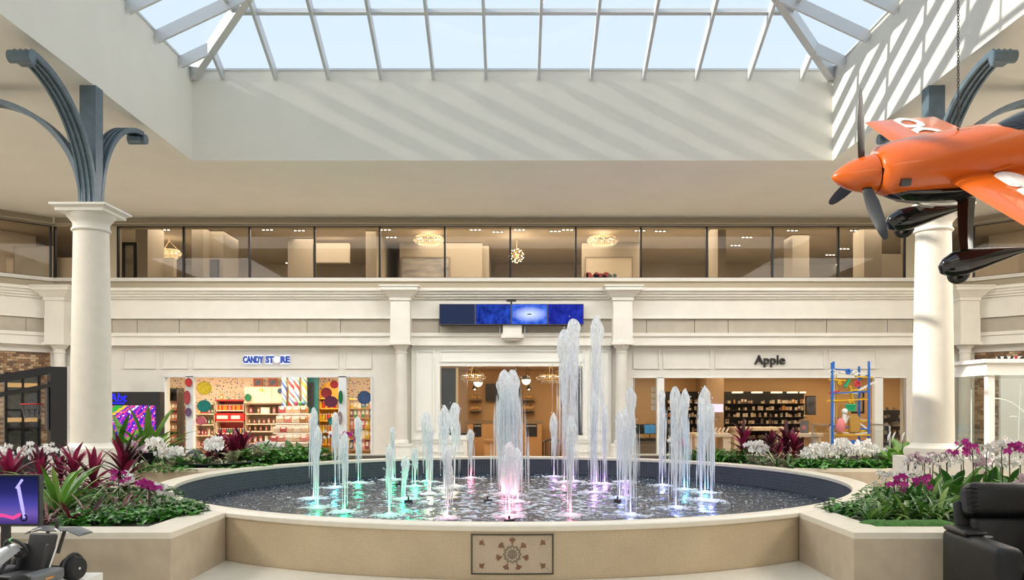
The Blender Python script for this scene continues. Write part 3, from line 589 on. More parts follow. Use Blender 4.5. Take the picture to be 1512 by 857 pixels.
# stepped candy bin stand
d = 20.5; e = empty('bin_stand', (px3(432,d), d, 0), 0, 'white stepped stand of clear candy bins in the middle of the candy shop', 'display stand')
clear = glass('clear_acrylic', (.93,.9,.86), .08)
for i, (q, w_) in enumerate(((611,42),(625,46),(639,50),(652,54))):
    z = pz3(q,d); y_ = -.12*i
    X = w_/2*d/F; MB().box(-X,X,y_,y_+.4,z-.03 if i < 3 else z-.04,z).build('shelf', lidm, e)
    MB().box(-X,X,y_+.1,y_+.4,z-.2,z-.03).build('riser', mat('riser_cream',(.72,.58,.46),.5), e)
    if i == 3: continue
MB().box(-27*d/F,27*d/F,-.3,.3,0,pz3(654,d)).build('base', mat('stand_base',(.55,.45,.42),.5), e)
bin_me = [MB().cbox(-.1,.1,-.09,.09,.01,.15,.02).mesh('candy_fill', c) for c in CANDY]; shell = MB().cbox(-.112,.112,-.10,.10,0,.19,.03).mesh('candy_bin', clear); blab = MB().box(-.05,.05,-.112,-.1,.10,.15).mesh('sticker', lidm)
for i, (q, n_, w_) in enumerate(((611,4,42),(625,4,46),(639,5,50),(652,5,54))):
    for j in range(n_):
        X = w_*d/F; r = bpy.data.objects.new('candy_bin', shell); C.objects.link(r); r.location = (e.location.x-X/2+(j+.5)*X/n_, d-.12*i+.1, pz3(q,d)); ci = random.choice((7,7,10,8,9,7,10,3))
        tag(r, 'clear bin of '+CN[ci]+' candy, '+ORD[j]+' on the '+ORD[i]+' tier of the stepped stand', 'bin', 'candy bins on the stepped stand')
        for mm in (bin_me[ci], blab): o = bpy.data.objects.new(mm.name, mm); C.objects.link(o); o.parent = r
for px,c,ci in ((438,4,4),(443,2,6),(448,3,5)):
    o = MB().sphere((0,0,0),.06,10,8).build('candy_ball', CANDY[ci], None, True); o.location = P(px,604,20.6); o.location.z = pz3(611,20.5)+.2+.06; tag(o, CN[ci]+' ball on top of the candy bins', 'ball')
# ---- candy shop sign
def text(name, body, size, loc, m, parent=None, ext=.02, al='CENTER', rot=(PI/2,0,0), bold=.0, shear=0):
    c = bpy.data.curves.new(name, 'FONT'); c.body = body; c.size = size; c.align_x = al; c.align_y = 'CENTER'; c.extrude = ext; c.offset = bold; c.shear = shear; c.resolution_u = 3
    c.materials.append(m); o = bpy.data.objects.new(name, c); C.objects.link(o); o.location = loc; o.rotation_euler = rot
    me = bpy.data.meshes.new_from_object(o); bpy.data.objects.remove(o); o = bpy.data.objects.new(name, me); C.objects.link(o); o.location = loc; o.rotation_euler = rot
    if parent: o.parent = parent
    return o
e = empty('shop_sign', (0,DW-.05,0), 0, 'blue backlit shop sign with a pale pink disc for one letter', 'sign')
blue = mat('sign_blue',(.02,.06,.36),.4,emit=(.01,.03,.3),es=.15); halo = emit('sign_halo',(.72,.80,1.0),1.0)
def fit(o, x0, x1):
    bpy.context.view_layer.update(); w=o.dimensions.x; o.scale.x=(x1-x0)/w; return o
for nm,mm,yy,ex,bo in (('lettering',blue,0,.02,.012),('halo',halo,.03,.004,.03)):
    for tx_,p0,p1 in (('CANDY',360,390),('ST',393.5,405.5),('RE',415,428.5)): fit(text(nm,tx_,.215,(px3(p0,19.2),yy,pz3(532,19.2)),mm,e,ex,'LEFT',bold=bo),px3(p0,19.2),px3(p1,19.2))
MB().disc((px3(410,19.2),-.02,pz3(532,19.2)),.075,.03,20).build('disc', mat('pale_pink',(.82,.66,.72),.4,emit=(.9,.75,.85),es=.3), e)
# ------------------------------------------------------------------ kitchen showroom (centre)
amb = mat('amber_wood',(.50,.31,.14),.5,var=.1,scale=3,stretch=(1,1,.2)); amb2 = mat('amber_wall',(.58,.39,.20),.6)
room('kitchen_shop', -2.5, 2.5, 24.5, 3.0, amb2, amb, M['up_ceil'], 'kitchen showroom')
for x in (-.9,.9): lamp('shop_light','AREA',(x,21.8,2.97),24,(1,.74,.45),.9,2.4)
navy = mat('navy_panel',(.018,.025,.045),.5)
for a, c, nm in ((651.5,673,'left'),(846.5,859.5,'right')): 
    o = MB(TB).box(fx(a),fx(c),.05,.09,fz(641),fz(544)).build('blind_panel', navy); tag(o, 'tall navy panel behind the '+nm+' window of the kitchen showroom', 'panel')
kw = empty('window_7', (0,0,0), 0, 'two window panes of the kitchen showroom', 'window', kind='structure')
for a, c in ((650,690),(838,860)):
    MB(TB).box(fx(a),fx(c),.0,.01,fz(641),fz(541)).build('pane', M['shop_glass'], kw); MB(TB).box(fx(a),fx(c),-.07,.12,fz(642.5),fz(640)).build('sill', M['dark_metal'], kw)
MB(TB).box(fx(673),fx(676.5),.0,.1,fz(641),fz(543)).build('mullion', amb2, kw)
def hung(name, px, py, d, zc, label, kind):
    c = P(px,py,d); e = empty(name, tuple(c), 0, label, 'lamp')
    MB().tube([(0,0,.05),(0,0,zc-c.z)],.008,5).build('cord', M['dark_metal'], e)
    if kind == 'globe':
        MB().sphere((0,0,0),.12,16,10).build('globe', emit('globe_glow'+str(px),(1,.80,.55),1.6), e, True); MB().lathe([(.122,.02),(.1,.09),(.03,.13),(.001,.14)],14).build('cap', M['dark_metal'], e, True)
        lamp('globe_light','POINT',(0,-.2,0),8,parent=e,radius=.12)
    else:
        MB().lathe([(.03,.09),(.04,.05),(.09,-.02),(.085,-.02),(.03,.045)],14,cap=False).build('lamp_shade', M['dark_metal'], e, True); MB().sphere((0,0,-.01),.035,8,6).build('bulb', M['warm_lamp'], e)
hung('globe_lamp',706,565,21.5,3.0,'glowing half dark globe lamp left of the kitchen showroom','globe'); hung('globe_lamp',777,562,21.5,3.0,'glowing half dark globe lamp right in the kitchen showroom','globe')
hung('pendant_lamp',701,574,23,3.0,'small black pendant lamp before the left kitchen shelves','p'); hung('pendant_lamp',781,574,23,3.0,'small black pendant lamp before the right kitchen shelves','p')
ring_chandelier(698,557,20.6,.34,'beaded ring chandelier at the left of the kitchen showroom',mat('smoky_bead',(.3,.24,.18),.2)); ring_chandelier(812,558,20.6,.34,'beaded ring chandelier at the right of the kitchen showroom',mat('smoky_bead2',(.3,.24,.18),.2))
d = 24.3
o = MB().box(px3(717,d),px3(768,d),d,d+.06,pz3(593,d),pz3(567,d)).build('television', M['black']); tag(o,'black television on the back wall of the kitchen showroom','television')
for sx, (a, c) in (('left',(693,712)),('right',(770,790))):
    for j, q in enumerate((590,606)):
        e = empty('wall_shelf', (px3((a+c)/2,d),d-.1,pz3(q,d)), 0, ('upper','lower')[j]+' wooden wall shelf on the '+sx+' of the kitchen showroom', 'shelf'); X=(c-a)/2*d/F
        MB().box(-X,X,-.12,.28,-.03,0).build('board', M['up_dark'], e); MB().box(-X*.8,X*.8,.1,.25,-.09,-.03).build('bracket', M['up_dark'], e)
        for i in range(5):
            o = MB().lathe([(.03,0),(.05,.05),(.045,.11),(.02,.14)],8).build('bowl' if i % 2 else 'vase', M['gold'] if i % 2 else amb, None, True); o.location = (e.location.x-X+.08+i*(2*X-.16)/4, d-.12, pz3(q,d)); s_ = random.uniform(.7,1.1); o.scale=(s_,s_,s_)
            tag(o, ('brass bowl, ' if i % 2 else 'small brown vase, ')+ORD[i]+' piece on the '+('upper','lower')[j]+' '+sx+' kitchen shelf', 'bowl' if i % 2 else 'vase', 'ornaments on the kitchen shelves')
e = empty('kitchen_counter', (0,23.6,0), 0, 'long pale kitchen counter with dark top and two black appliances', 'counter')
MB().box(px3(690,23.6),px3(800,23.6),0,.6,0,pz3(625,23.6)).build('cabinet', amb, e); MB().box(px3(688,23.6),px3(802,23.6),-.03,.62,pz3(625,23.6),pz3(622.5,23.6)).build('worktop', M['up_dark'], e)
for a, c in ((699,711),(776,793)): MB().box(px3(a,23.6),px3(c,23.6),-.02,.1,pz3(645,23.6),pz3(626.5,23.6)).build('oven', M['black'], e); MB().box(px3(a+1,23.6),px3(c-1,23.6),-.04,-.02,pz3(630,23.6),pz3(628.7,23.6)).build('handle', M['silver'], e)
e = empty('kitchen_island', (px3(742,22.6),22.6,0), 0, 'pale wooden kitchen island in the middle of the showroom', 'kitchen island')
MB().box(-.52,.52,0,.6,0,.92).build('cabinet', amb2, e); MB().box(-.56,.56,-.05,.65,.92,.97).build('worktop', amb, e)
framed('picture', px3(823,23), px3(838,23), 23.1, pz3(605,23), pz3(586,23), mat('dim_print',(.2,.15,.12),.7), 'small framed print at the right of the kitchen showroom', amb2, .05)
# ironwork chairs just inside the door
def iron_chair(px, d, label, rz):
    e = empty('bistro_chair', (px3(px,d),d,.012), rz, label, 'chair'); MB().cbox(-.24,.24,-.22,.22,.44,.49,.015).build('seat', M['black'], e)
    for i in (-1,1):
        MB().tube([(i*.21,-.2,.44),(i*.23,-.23,0)],.016,6).build('leg', M['black'], e); MB().tube([(i*.21,.2,1.0),(i*.21,.2,.45),(i*.23,.25,0)],.016,6).build('leg', M['black'], e)
    b = MB(); b.tube([(-.21,.2,1.0),(-.1,.22,1.06),(.1,.22,1.06),(.21,.2,1.0)],.018,6)
    for k in range(5): b.tube([(-.14+.07*k,.2,.5),(-.14+.07*k,.215,1.04)],.008,5)
    b.build('backrest', M['black'], e)
iron_chair(683,19.9,'black spindle chair inside the left of the kitchen doorway',.3); iron_chair(806,19.9,'black spindle chair inside the right of the kitchen doorway',-.6); iron_chair(822,20.6,'black spindle chair deeper inside right of the kitchen doorway',2.6)
# ------------------------------------------------------------------ computer shop (right)
tanw = mat('warm_tan_wall',(.60,.40,.20),.6); AB = 23.6
room('computer_shop', fx(928), 12.0, AB, 2.9, tanw, mat('brown_floor',(.38,.24,.13),.4), mat('tan_ceiling',(.6,.45,.28),.7), 'computer shop')
for x in (4.2,6.3,8.4,10.6): lamp('shop_light','AREA',(x,21.6,2.87),24,(1,.75,.46),1.4,2.4)
fr = MB(TB)
for a, c in ((970,980.5),(1291,1303)): fr.box(fx(a),fx(c),-.03,.12,0,fz(557.5))
fr.box(fx(935),fx(1338),-.03,.1,fz(558.5),fz(556.5)); struct('door_2', fr, M['white'], 'cream posts of the computer shop front', 'shop front')
gw = empty('window_8', (0,0,0), 0, 'side panes of the computer shop front', 'window', kind='structure')
for a, c in ((936,970),(1303,1337)):
    MB(TB).box(fx(a),fx(c),.02,.03,0,fz(558)).build('pane', M['shop_glass'], gw)
    b = MB(TB); b.box(fx(a),fx(a+1.2),0,.06,0,fz(558)); b.box(fx(c-1.2),fx(c),0,.06,0,fz(558)); b.build('pane_frame', M['silver'], gw)
MB().box(px3(1043,22.3),px3(1069,22.3),22.3,23.6,0,2.9).build('pier', mat('brown_pier',(.36,.25,.15),.6), bpy.data.objects['wall_computer_shop'])
shb = mat('black_shelf',(.012,.011,.012),.5); pkg = [mat('pack_%d'%i,c,.5) for i,c in enumerate(((.62,.52,.38),(.70,.60,.46),(.45,.34,.22),(.14,.10,.08),(.5,.2,.05),(.45,.02,.03)))]
pk_me = [MB().box(-1,1,-.6,.6,0,2.4).mesh('package', c) for c in pkg]; pk_lab = [MB().box(-.75,.75,-.63,-.6,.9,2.1).mesh('print', c) for c in (pkg[3],pkg[2],pkg[1])]
def dark_wall(p0,p1,d,q0,rows_,label,grp,ndens,lo=.028,hi=.045):
    x0,x1 = px3(p0,d),px3(p1,d); e = empty('product_wall', ((x0+x1)/2,d,0),0,label,'shelf'); X=(x1-x0)/2
    MB().box(-X,X,.25,.3,0,pz3(q0,d)).build('back_panel', shb, e)
    for q in rows_: z=pz3(q,d); MB().box(-X,X,0,.25,z-.015,z).build('shelf', shb, e)
    for r_, q in enumerate(rows_):
        x = x0+.05; bi = 0
        while x < x1-.06:
            s_ = random.uniform(lo,hi); w_ = s_*random.uniform(.8,1.5)
            if random.random() < ndens:
                ci = random.choice((0,0,0,1,1,2,3,4)); o = bpy.data.objects.new('product_box', pk_me[ci]); C.objects.link(o); o.location=(x+w_,d+.1,pz3(q,d)); o.scale=(w_,s_,s_*random.uniform(1.0,1.8))
                tag(o, ('cream','white','tan','dark brown','orange')[ci]+' product box, '+ORD[bi]+' on the '+ORD[r_]+' shelf of the '+grp.split('on the ')[1], 'box', grp)
                bi += 1; k2 = random.randrange(3)
                if random.random() < .6: q_ = bpy.data.objects.new('print', pk_lab[k2]); C.objects.link(q_); q_.parent = o
            x += 2*w_+random.choice((.01,.015,.02,.09))
    return e
e = dark_wall(1070,1192,22.9,578.5,(596,606,616,626,636,648),'black product wall, lit from above, in the middle of the computer shop','boxes on the black product wall',.85,.022,.034)
for a, c in ((1084,1097),(1113,1126),(1142,1155),(1166,1178),(1185,1190)): MB().box(px3(a,22.9)-e.location.x,px3(c,22.9)-e.location.x,-.02,.24,pz3(581,22.9),pz3(578.5,22.9)).build('header_light', emit('header_glow',(1,.78,.52),.9), e)
dark_wall(985,1042,23,578.5,(596,606,616,626,638,650),'black product wall behind the jets, left in the computer shop','boxes on the left product wall',.85,.022,.034)
dark_wall(1306,1336,20.4,606,(606,618,630,642,654,666),'grey rack behind the far right pane, hung with packets','packets on the right rack',.9,.022,.03)
o = MB().box(px3(1069,22.1)-.45,px3(1069,22.1)-.02,22.1,22.2,pz3(609,22.1),pz3(597,22.1)).build('display_screen', emit('pale_screen',(.75,.6,.72),.9)); tag(o,'pale pink lit screen on the brown pier of the computer shop','screen')
e = empty('television', (px3(1197.5,21.8),21.8,pz3(613,21.8)),.25,'dark television on the wall right of the black product wall','television')
MB().box(-.15,.15,0,.05,0,.52).build('bezel', M['black'], e); MB().box(-.135,.135,-.006,0,.02,.5).build('screen', mat('dim_screen',(.08,.09,.12),.3,var=.7,scale=5), e)
framed('picture', px3(1258,22.8), px3(1277,22.8), 22.85, pz3(611,22.8), pz3(578,22.8), mat('grey_print',(.28,.26,.25),.6,var=.4,scale=4), 'dark framed product picture on the tan wall behind the toy tower', M['black'], .05)
def wtable(p0,p1,d,q,label,depth=.8):
    x0,x1=px3(p0,d),px3(p1,d); e=empty('display_table',((x0+x1)/2,d,.012),0,label,'table'); z=pz3(q,d); X=(x1-x0)/2; tw=mat('white_top',(.80,.70,.56),.4)
    MB().cbox(-X,X,0,depth,z-.1,z,.015).build('tabletop', tw, e)
    for i in (-1,1): MB().box(i*(X-.12)-.1,i*(X-.12)+.1,.1,depth-.1,0,z-.1).build('leg', tw, e)
    return e
wtable(1026,1082,20.6,641,'cream display table behind the jets in the computer shop'); wtable(1165,1216,20.6,641,'cream display table at the right of the computer shop'); 
wtable(1085,1160,22.0,632,'long tan display table before the black product wall')
slate=mat('slate',(.05,.05,.055),.4)
for i,px in enumerate((1056,1062,1068,1074)):
    e=empty('tablet',(px3(px,20.7),20.75,pz3(641,20.6)+.012),0,'white tablet on a slanted stand, '+ORD[i]+' on the cream table behind the jets','tablet','tablets on the cream table')
    MB().bar((-.03,0,.0),(.05,.05,.13),.02,.13,(0,1,0)).build('body', lidm, e)
e=empty('poster_stand',(px3(1188,20.7),20.7,pz3(641,20.6)+.012),0,'small grey poster stand with a pink picture on the right table','sign')
MB().box(-.11,.11,0,.02,0,.33).build('panel', mat('poster_grey',(.2,.2,.2),.5), e); MB().disc((-.02,-.012,.15),.06,.01,12).build('pink_picture', mat('poster_pink',(.6,.25,.3),.5), e)
# cash desk and clutter behind the left side pane
e=empty('cash_desk',(px3(953,21),21,.012),0,'dark cash desk with computers behind the left side pane','desk'); MB().box(-.45,.45,0,.6,0,1.0).build('body', M['up_dark'], e); MB().box(-.5,.5,-.04,.64,1.0,1.05).build('top', M['black'], e)
for i,(px,q) in enumerate(((945,612),(962,617))):
    e=empty('computer_monitor',(px3(px,20.95),21.2,1.062),0,('dark','blue lit')[i]+' monitor on the cash desk','monitor'); MB().box(-.16,.16,0,.03,.12,.38).build('bezel', M['black'], e); MB().box(-.01,.01,.01,.03,0,.15).build('stand', M['black'], e); MB().box(-.1,.1,-.02,.1,0,.012).build('base', M['black'], e)
    if i: MB().box(-.145,.145,-.004,0,.135,.365).build('screen', emit('blue_screen',(.1,.3,.5),.5), e)
o=MB(); 
for j in range(4):
    for i in range(2): o.box(px3(960+i*4.4,19.6),px3(963.8+i*4.4,19.6),19.45,19.46,pz3(606-j*9,19.6),pz3(599-j*9,19.6))
tag(o.build('price_poster', lidm),'white notice sheets stuck on the left side pane','poster')
# shop lettering
e=empty('shop_sign',(px3(1136.5,19.2),DW-.02,pz3(533,19.2)),0,'black raised shop name on the right limestone fascia','sign'); text('lettering','Apple',.31,(0,0,.01),mat('black_letters',(.006,.006,.006),.4),e,.03,bold=.004)
# ------------------------------------------------------------------ video wall and corbel
def nebula(name, c1, c2, bright, ctr=None):
    m, n, l, b = nt(name); n.remove(b); tc = n.new('ShaderNodeTexCoord'); ns = n.new('ShaderNodeTexNoise'); ns.inputs['Scale'].default_value = 5; ns.inputs['Detail'].default_value = 8; ns.inputs['Roughness'].default_value=.7
    l.new(tc.outputs['Object'], ns.inputs[0]); r = n.new('ShaderNodeValToRGB'); r.color_ramp.elements[0].position=.36; r.color_ramp.elements[0].color=(*c1,1); r.color_ramp.elements[1].position=.75; r.color_ramp.elements[1].color=(*c2,1); l.new(ns.outputs[0], r.inputs[0])
    e = n.new('ShaderNodeEmission'); e.inputs[1].default_value = bright; src = r.outputs[0]
    if ctr:
        mp = n.new('ShaderNodeMapping'); mp.inputs['Location'].default_value = ctr; mp.inputs['Scale'].default_value = (2.3,1,5.2); l.new(tc.outputs['Object'], mp.inputs[0])
        ln = n.new('ShaderNodeVectorMath'); ln.operation='LENGTH'; l.new(mp.outputs[0], ln.inputs[0]); r2 = n.new('ShaderNodeValToRGB'); el=r2.color_ramp.elements
        el[0].position=.0; el[0].color=(1,1,1,1); el[1].position=1.0; el[1].color=(0,0,0,1); l.new(ln.outputs[1], r2.inputs[0])
        mx = n.new('ShaderNodeMix'); mx.data_type='RGBA'; l.new(r2.outputs[0], mx.inputs[0]); l.new(src, mx.inputs[6]); mx.inputs[7].default_value=(.62,.72,1,1); src = mx.outputs[2]
    l.new(src, e.inputs[0]); l.new(e.outputs[0], n['Material Output'].inputs[0]); return m
e = empty('video_wall', (0,DW-.42,0), 0, 'row of four landscape screens showing blue space above the kitchen showroom', 'video wall'); dv = DW-.42
edges = (648.5,701.8,755,808.5,862)
MB().box(px3(648.5,dv),px3(862,dv),.02,.36,pz3(479.5,dv),pz3(449,dv)).build('housing', M['black'], e)
for i in range(4):
    a, c = edges[i], edges[i+1]; cxm = (px3(a,dv)+px3(c,dv))/2; zz = (pz3(479.5,dv)+pz3(449,dv))/2; X = px3(c,dv)-cxm; Z = (pz3(449,dv)-pz3(479.5,dv))/2
    b = MB().box(-X+.004,X-.004,0,.02,-Z,Z).build('bezel', mat('bezel_grey',(.1,.1,.13),.4), e); b.location = (cxm,0,zz)
    mm = (emit('idle_screen',(.018,.025,.055)), nebula('space_a',(.004,.006,.08),(.03,.09,.62),.8), nebula('space_b',(.008,.03,.36),(.08,.22,.85),.85,(-.02,0,0)), nebula('space_c',(.008,.008,.14),(.025,.05,.5),.8))[i]
    s = MB().box(-X+.016,X-.016,-.004,0,-Z+.012,Z-.012).build('screen', mm, b)
    if i == 2: MB().disc((.0,-.008,0),.014,.003,14,.06).build('dark_oval', M['black'], b)
e = empty('corbel', (px3(756.5,dv),DW,0), 0, 'white stone corbel under the row of screens', 'corbel'); e['kind']='structure'
b = MB()
for q0,q1,w_,p in ((480,486,28,.36),(486,494,28,.36),(494,499,33,.42),(499,502.5,24,.32)): b.box(-w_/2*dv/F,w_/2*dv/F,-p,0,pz3(q1,dv),pz3(q0,dv))
b.build('body', M['lime_l'], e)
e = empty('camera_bracket', (px3(755,dv),DW-.36,0), 0, 'small black sensor bar fixed above the row of screens', 'camera')
MB().box(-.11,.11,-.08,.0,pz3(445.5,dv),pz3(442.5,dv)).build('body', M['black'], e); MB().box(-.02,.02,-.03,.0,pz3(449,dv),pz3(445.5,dv)).build('post', M['black'], e)
# ------------------------------------------------------------------ fountain
FY, R0, R1, ZR, ZW, ZL = 11.6, 4.55, 4.78, .90, .56, .435
fo = empty('fountain', (0,FY,0), 0, 'large round mosaic fountain basin with a pale stone rim', 'fountain')
N = 160
def ring(prof): 
    b = MB(); n = N; m = len(prof); vs_ = [(r*math.cos(2*PI*k/n), r*math.sin(2*PI*k/n), z) for r,z in prof for k in range(n)]
    b.add(vs_, [(i*n+k, i*n+(k+1)%n, ((i+1)%m)*n+(k+1)%n, ((i+1)%m)*n+k) for i in range(m) for k in range(n)]); return b
ring([(R1-.012,0),(R1-.012,ZR-.05),(R0+.01,ZR-.05),(R0+.01,0)]).build('basin_wall', M['fmosaic'], fo, True)
ring([(R1,ZR-.05),(R1+.008,ZR-.04),(R1+.008,ZR-.006),(R1,ZR),(R0-.015,ZR),(R0-.02,ZR-.006),(R0-.02,ZR-.045),(R0-.015,ZR-.05)]).build('rim', M['rim'], fo, True)
ring([(R0+.012,.2),(R0+.012,ZR-.051),(R0-.005,ZR-.051),(R0-.005,.2)]).build('basin_lining', M['bmosaic'], fo, True)
MB().lathe([(.001,.2),(R0,.2)],64,cap=False).build('basin_floor', M['bmosaic'], fo)
# seat ledge before the fountain, between the planters
poly = [(-2.75,4.6),(2.75,4.6)]; a0 = math.acos(2.75/R1)
for k in range(33):
    a = -a0-(PI-2*a0)*k/32; poly.append((R1*math.cos(a), FY+R1*math.sin(a)))
o = MB().prism(poly, 0, ZL).build('stone_ledge', M['rim']); tag(o, 'low pale stone ledge in front of the fountain between the planters', 'ledge')
# medallion (inlaid mosaic panel bent to the wall)
def bend(b):
    for i, p in enumerate(b.v):
        a = p.x/R1; r = R1-.012-p.y; b.v[i] = Vector((r*math.sin(a), -r*math.cos(a), p.z))
    return b
sc = 6.83/F; zc = H+(HY-819)*sc; MW, MH = 60*sc, 30*sc
mbk = mat('mosaic_dark_line',(.055,.05,.035),.5); mbr = mat('mosaic_brown',(.22,.10,.06),.5); mgr = mat('mosaic_grey',(.20,.17,.12),.5); mpk = mosaic('mosaic_field',(.60,.47,.34),(.54,.42,.30),.012,(.45,.36,.27))
b = MB()
for k in range(16): x0_ = -MW+2*MW*k/16; b.box(x0_,x0_+MW/8,-.006,-.001,zc-MH,zc+MH)
md = bend(b).build('medallion', mpk, fo); b = MB()
for k in range(16):
    x0_ = -MW+2*MW*k/16
    for z0 in (zc-MH,zc+MH-.012): b.box(x0_,x0_+MW/8,-.012,-.006,z0,z0+.012)
for sx in (-1,1): b.box(sx*MW-.006,sx*MW+.006,-.012,-.006,zc-MH,zc+MH)
bend(b).build('border', mbk, md)
b = MB()
for k in range(24): 
    a = 2*PI*k/24; rr = .066+.005*math.cos(k*PI*.999)
    b.box(rr*math.cos(a)-.008,rr*math.cos(a)+.008,-.011,-.006,zc+rr*math.sin(a)-.008,zc+rr*math.sin(a)+.008)
for rr in (.036,.022,.008):
    n_ = max(5,int(rr*700))
    for k in range(n_): a=2*PI*k/n_; b.box(rr*math.cos(a)-.0045,rr*math.cos(a)+.0045,-.011,-.006,zc+rr*math.sin(a)-.0045,zc+rr*math.sin(a)+.0045)
bend(b).build('rosette', mgr, md)
b = MB()
def motif(cx,cz,a,s=.024):
    u = Vector((math.cos(a),0,math.sin(a))); w = Vector((-math.sin(a),0,math.cos(a)))
    for k,(du,dw,r) in enumerate(((0,0,.55),(.9,0,.45),(.6,.75,.42),(.6,-.75,.42),(-.8,0,.3),(.2,.5,.35),(.2,-.5,.35))):
        p = u*du*s+w*dw*s; b.disc((cx+p.x,-.011,zc+cz+p.z),r*s,.005,7)
for k in range(7): a = PI/2+2*PI*k/7; motif(.112*math.cos(a),.112*math.sin(a),a)
for sx in (-1,1):
    for sz in (-1,1): motif(sx*.255,sz*.093,math.atan2(sz,sx*1.2),.022)
bend(b).build('leaf_motifs', mbr, md)
b = MB()
for sx in (-1,1):
    for sz in (-1,1):
        for k in range(6): b.disc((sx*(.27+.011*k),-.009,zc+sz*(.105+.009*k)),.003,.003,5)
bend(b).build('scroll', mgr, md)
# water surface with real ripples
m, n, l, b_ = nt('fountain_water'); tc = n.new('ShaderNodeTexCoord')
b_.inputs['Base Color'].default_value=(.012,.028,.05,1); b_.inputs['Roughness'].default_value=.06; b_.inputs['IOR'].default_value=1.33; b_.inputs['Specular IOR Level'].default_value=.6
n1=n.new('ShaderNodeTexNoise'); n1.inputs['Scale'].default_value=7; n1.inputs['Detail'].default_value=6; n1.inputs['Roughness'].default_value=.65; n1.inputs['Distortion'].default_value=.8; l.new(tc.outputs['Object'],n1.inputs[0])
ln=n.new('ShaderNodeVectorMath'); ln.operation='LENGTH'; mp=n.new('ShaderNodeMapping'); mp.inputs['Scale'].default_value=(1/3.1,1/3.9,0); l.new(tc.outputs['Object'],mp.inputs[0]); l.new(mp.outputs[0],ln.inputs[0])
th=n.new('ShaderNodeMapRange'); th.inputs[1].default_value=.35; th.inputs[2].default_value=1.1; th.inputs[3].default_value=.50; th.inputs[4].default_value=.64; l.new(ln.outputs[1],th.inputs[0])
sb=n.new('ShaderNodeMath'); sb.operation='SUBTRACT'; l.new(n1.outputs[0],sb.inputs[0]); l.new(th.outputs[0],sb.inputs[1])
ml=n.new('ShaderNodeMath'); ml.operation='MULTIPLY'; ml.inputs[1].default_value=9; ml.use_clamp=True; l.new(sb.outputs[0],ml.inputs[0])
n3=n.new('ShaderNodeTexNoise'); n3.inputs['Scale'].default_value=28; n3.inputs['Detail'].default_value=2; l.new(tc.outputs['Object'],n3.inputs[0])
g3=n.new('ShaderNodeMapRange'); g3.inputs[1].default_value=.655; g3.inputs[2].default_value=.70; l.new(n3.outputs[0],g3.inputs[0])
mxx=n.new('ShaderNodeMath'); mxx.operation='MAXIMUM'; l.new(ml.outputs[0],mxx.inputs[0]); l.new(g3.outputs[0],mxx.inputs[1])
foam=n.new('ShaderNodeBsdfPrincipled'); foam.inputs['Base Color'].default_value=(.68,.78,.90,1); foam.inputs['Roughness'].default_value=.7
ms=n.new('ShaderNodeMixShader'); l.new(mxx.outputs[0],ms.inputs[0]); l.new(b_.outputs[0],ms.inputs[1]); l.new(foam.outputs[0],ms.inputs[2]); l.new(ms.outputs[0],n['Material Output'].inputs[0])
n2=n.new('ShaderNodeTexNoise'); n2.inputs['Scale'].default_value=9; n2.inputs['Detail'].default_value=5; n2.inputs['Roughness'].default_value=.6; l.new(tc.outputs['Object'],n2.inputs[0])
bp=n.new('ShaderNodeBump'); bp.inputs['Strength'].default_value=.9; bp.inputs['Distance'].default_value=.06; l.new(n2.outputs[0],bp.inputs['Height']); l.new(bp.outputs[0],b_.inputs['Normal']); M['water']=m
from mathutils import noise as NZ
G = 120; b = MB(); vs_=[(0,0,ZW)]; fs=[]; RN=70
for i in range(1,RN+1):
    r = R0*i/RN
    for k in range(G):
        a=2*PI*k/G; x,y=r*math.cos(a),r*math.sin(a); amp=.022 if i<RN else 0
        vs_.append((x,y,ZW+amp*(NZ.noise((x*2.6,y*2.6,1))+.6*NZ.noise((x*6,y*6,4)))))
for k in range(G): fs.append((0,1+k,1+(k+1)%G))
for i in range(RN-1):
    for k in range(G): fs.append((1+i*G+k,1+(i+1)*G+k,1+(i+1)*G+(k+1)%G,1+i*G+(k+1)%G))
b.add(vs_,fs); wt=b.build('water_surface', M['water'], fo, True); wt['kind']='stuff'
# jets
def water_mat(name, body):
    m, n, l, b = nt(name); n.remove(b); tc=n.new('ShaderNodeTexCoord'); mp=n.new('ShaderNodeMapping'); mp.inputs['Scale'].default_value=(34,34,2.6); l.new(tc.outputs['Object'],mp.inputs[0])
    ns=n.new('ShaderNodeTexNoise'); ns.inputs['Scale'].default_value=1; ns.inputs['Detail'].default_value=4; l.new(mp.outputs[0],ns.inputs[0])
    mr=n.new('ShaderNodeMapRange'); mr.inputs[1].default_value=.36; mr.inputs[2].default_value=.66; mr.inputs[3].default_value=body[0]; mr.inputs[4].default_value=body[1]; l.new(ns.outputs[0],mr.inputs[0])
    t=n.new('ShaderNodeBsdfTransparent'); d=n.new('ShaderNodeBsdfDiffuse'); d.inputs[0].default_value=(.93,.97,1,1); tr=n.new('ShaderNodeBsdfTranslucent'); tr.inputs[0].default_value=(.93,.97,1,1)
    gl_=n.new('ShaderNodeBsdfGlossy'); gl_.inputs['Roughness'].default_value=.25
    m1=n.new('ShaderNodeMixShader'); m1.inputs[0].default_value=.5; l.new(d.outputs[0],m1.inputs[1]); l.new(tr.outputs[0],m1.inputs[2])
    m2=n.new('ShaderNodeMixShader'); m2.inputs[0].default_value=.04; l.new(m1.outputs[0],m2.inputs[1]); l.new(gl_.outputs[0],m2.inputs[2])
    m3=n.new('ShaderNodeMixShader'); l.new(mr.outputs[0],m3.inputs[0]); l.new(t.outputs[0],m3.inputs[1]); l.new(m2.outputs[0],m3.inputs[2]); l.new(m3.outputs[0],n['Material Output'].inputs[0]); return m
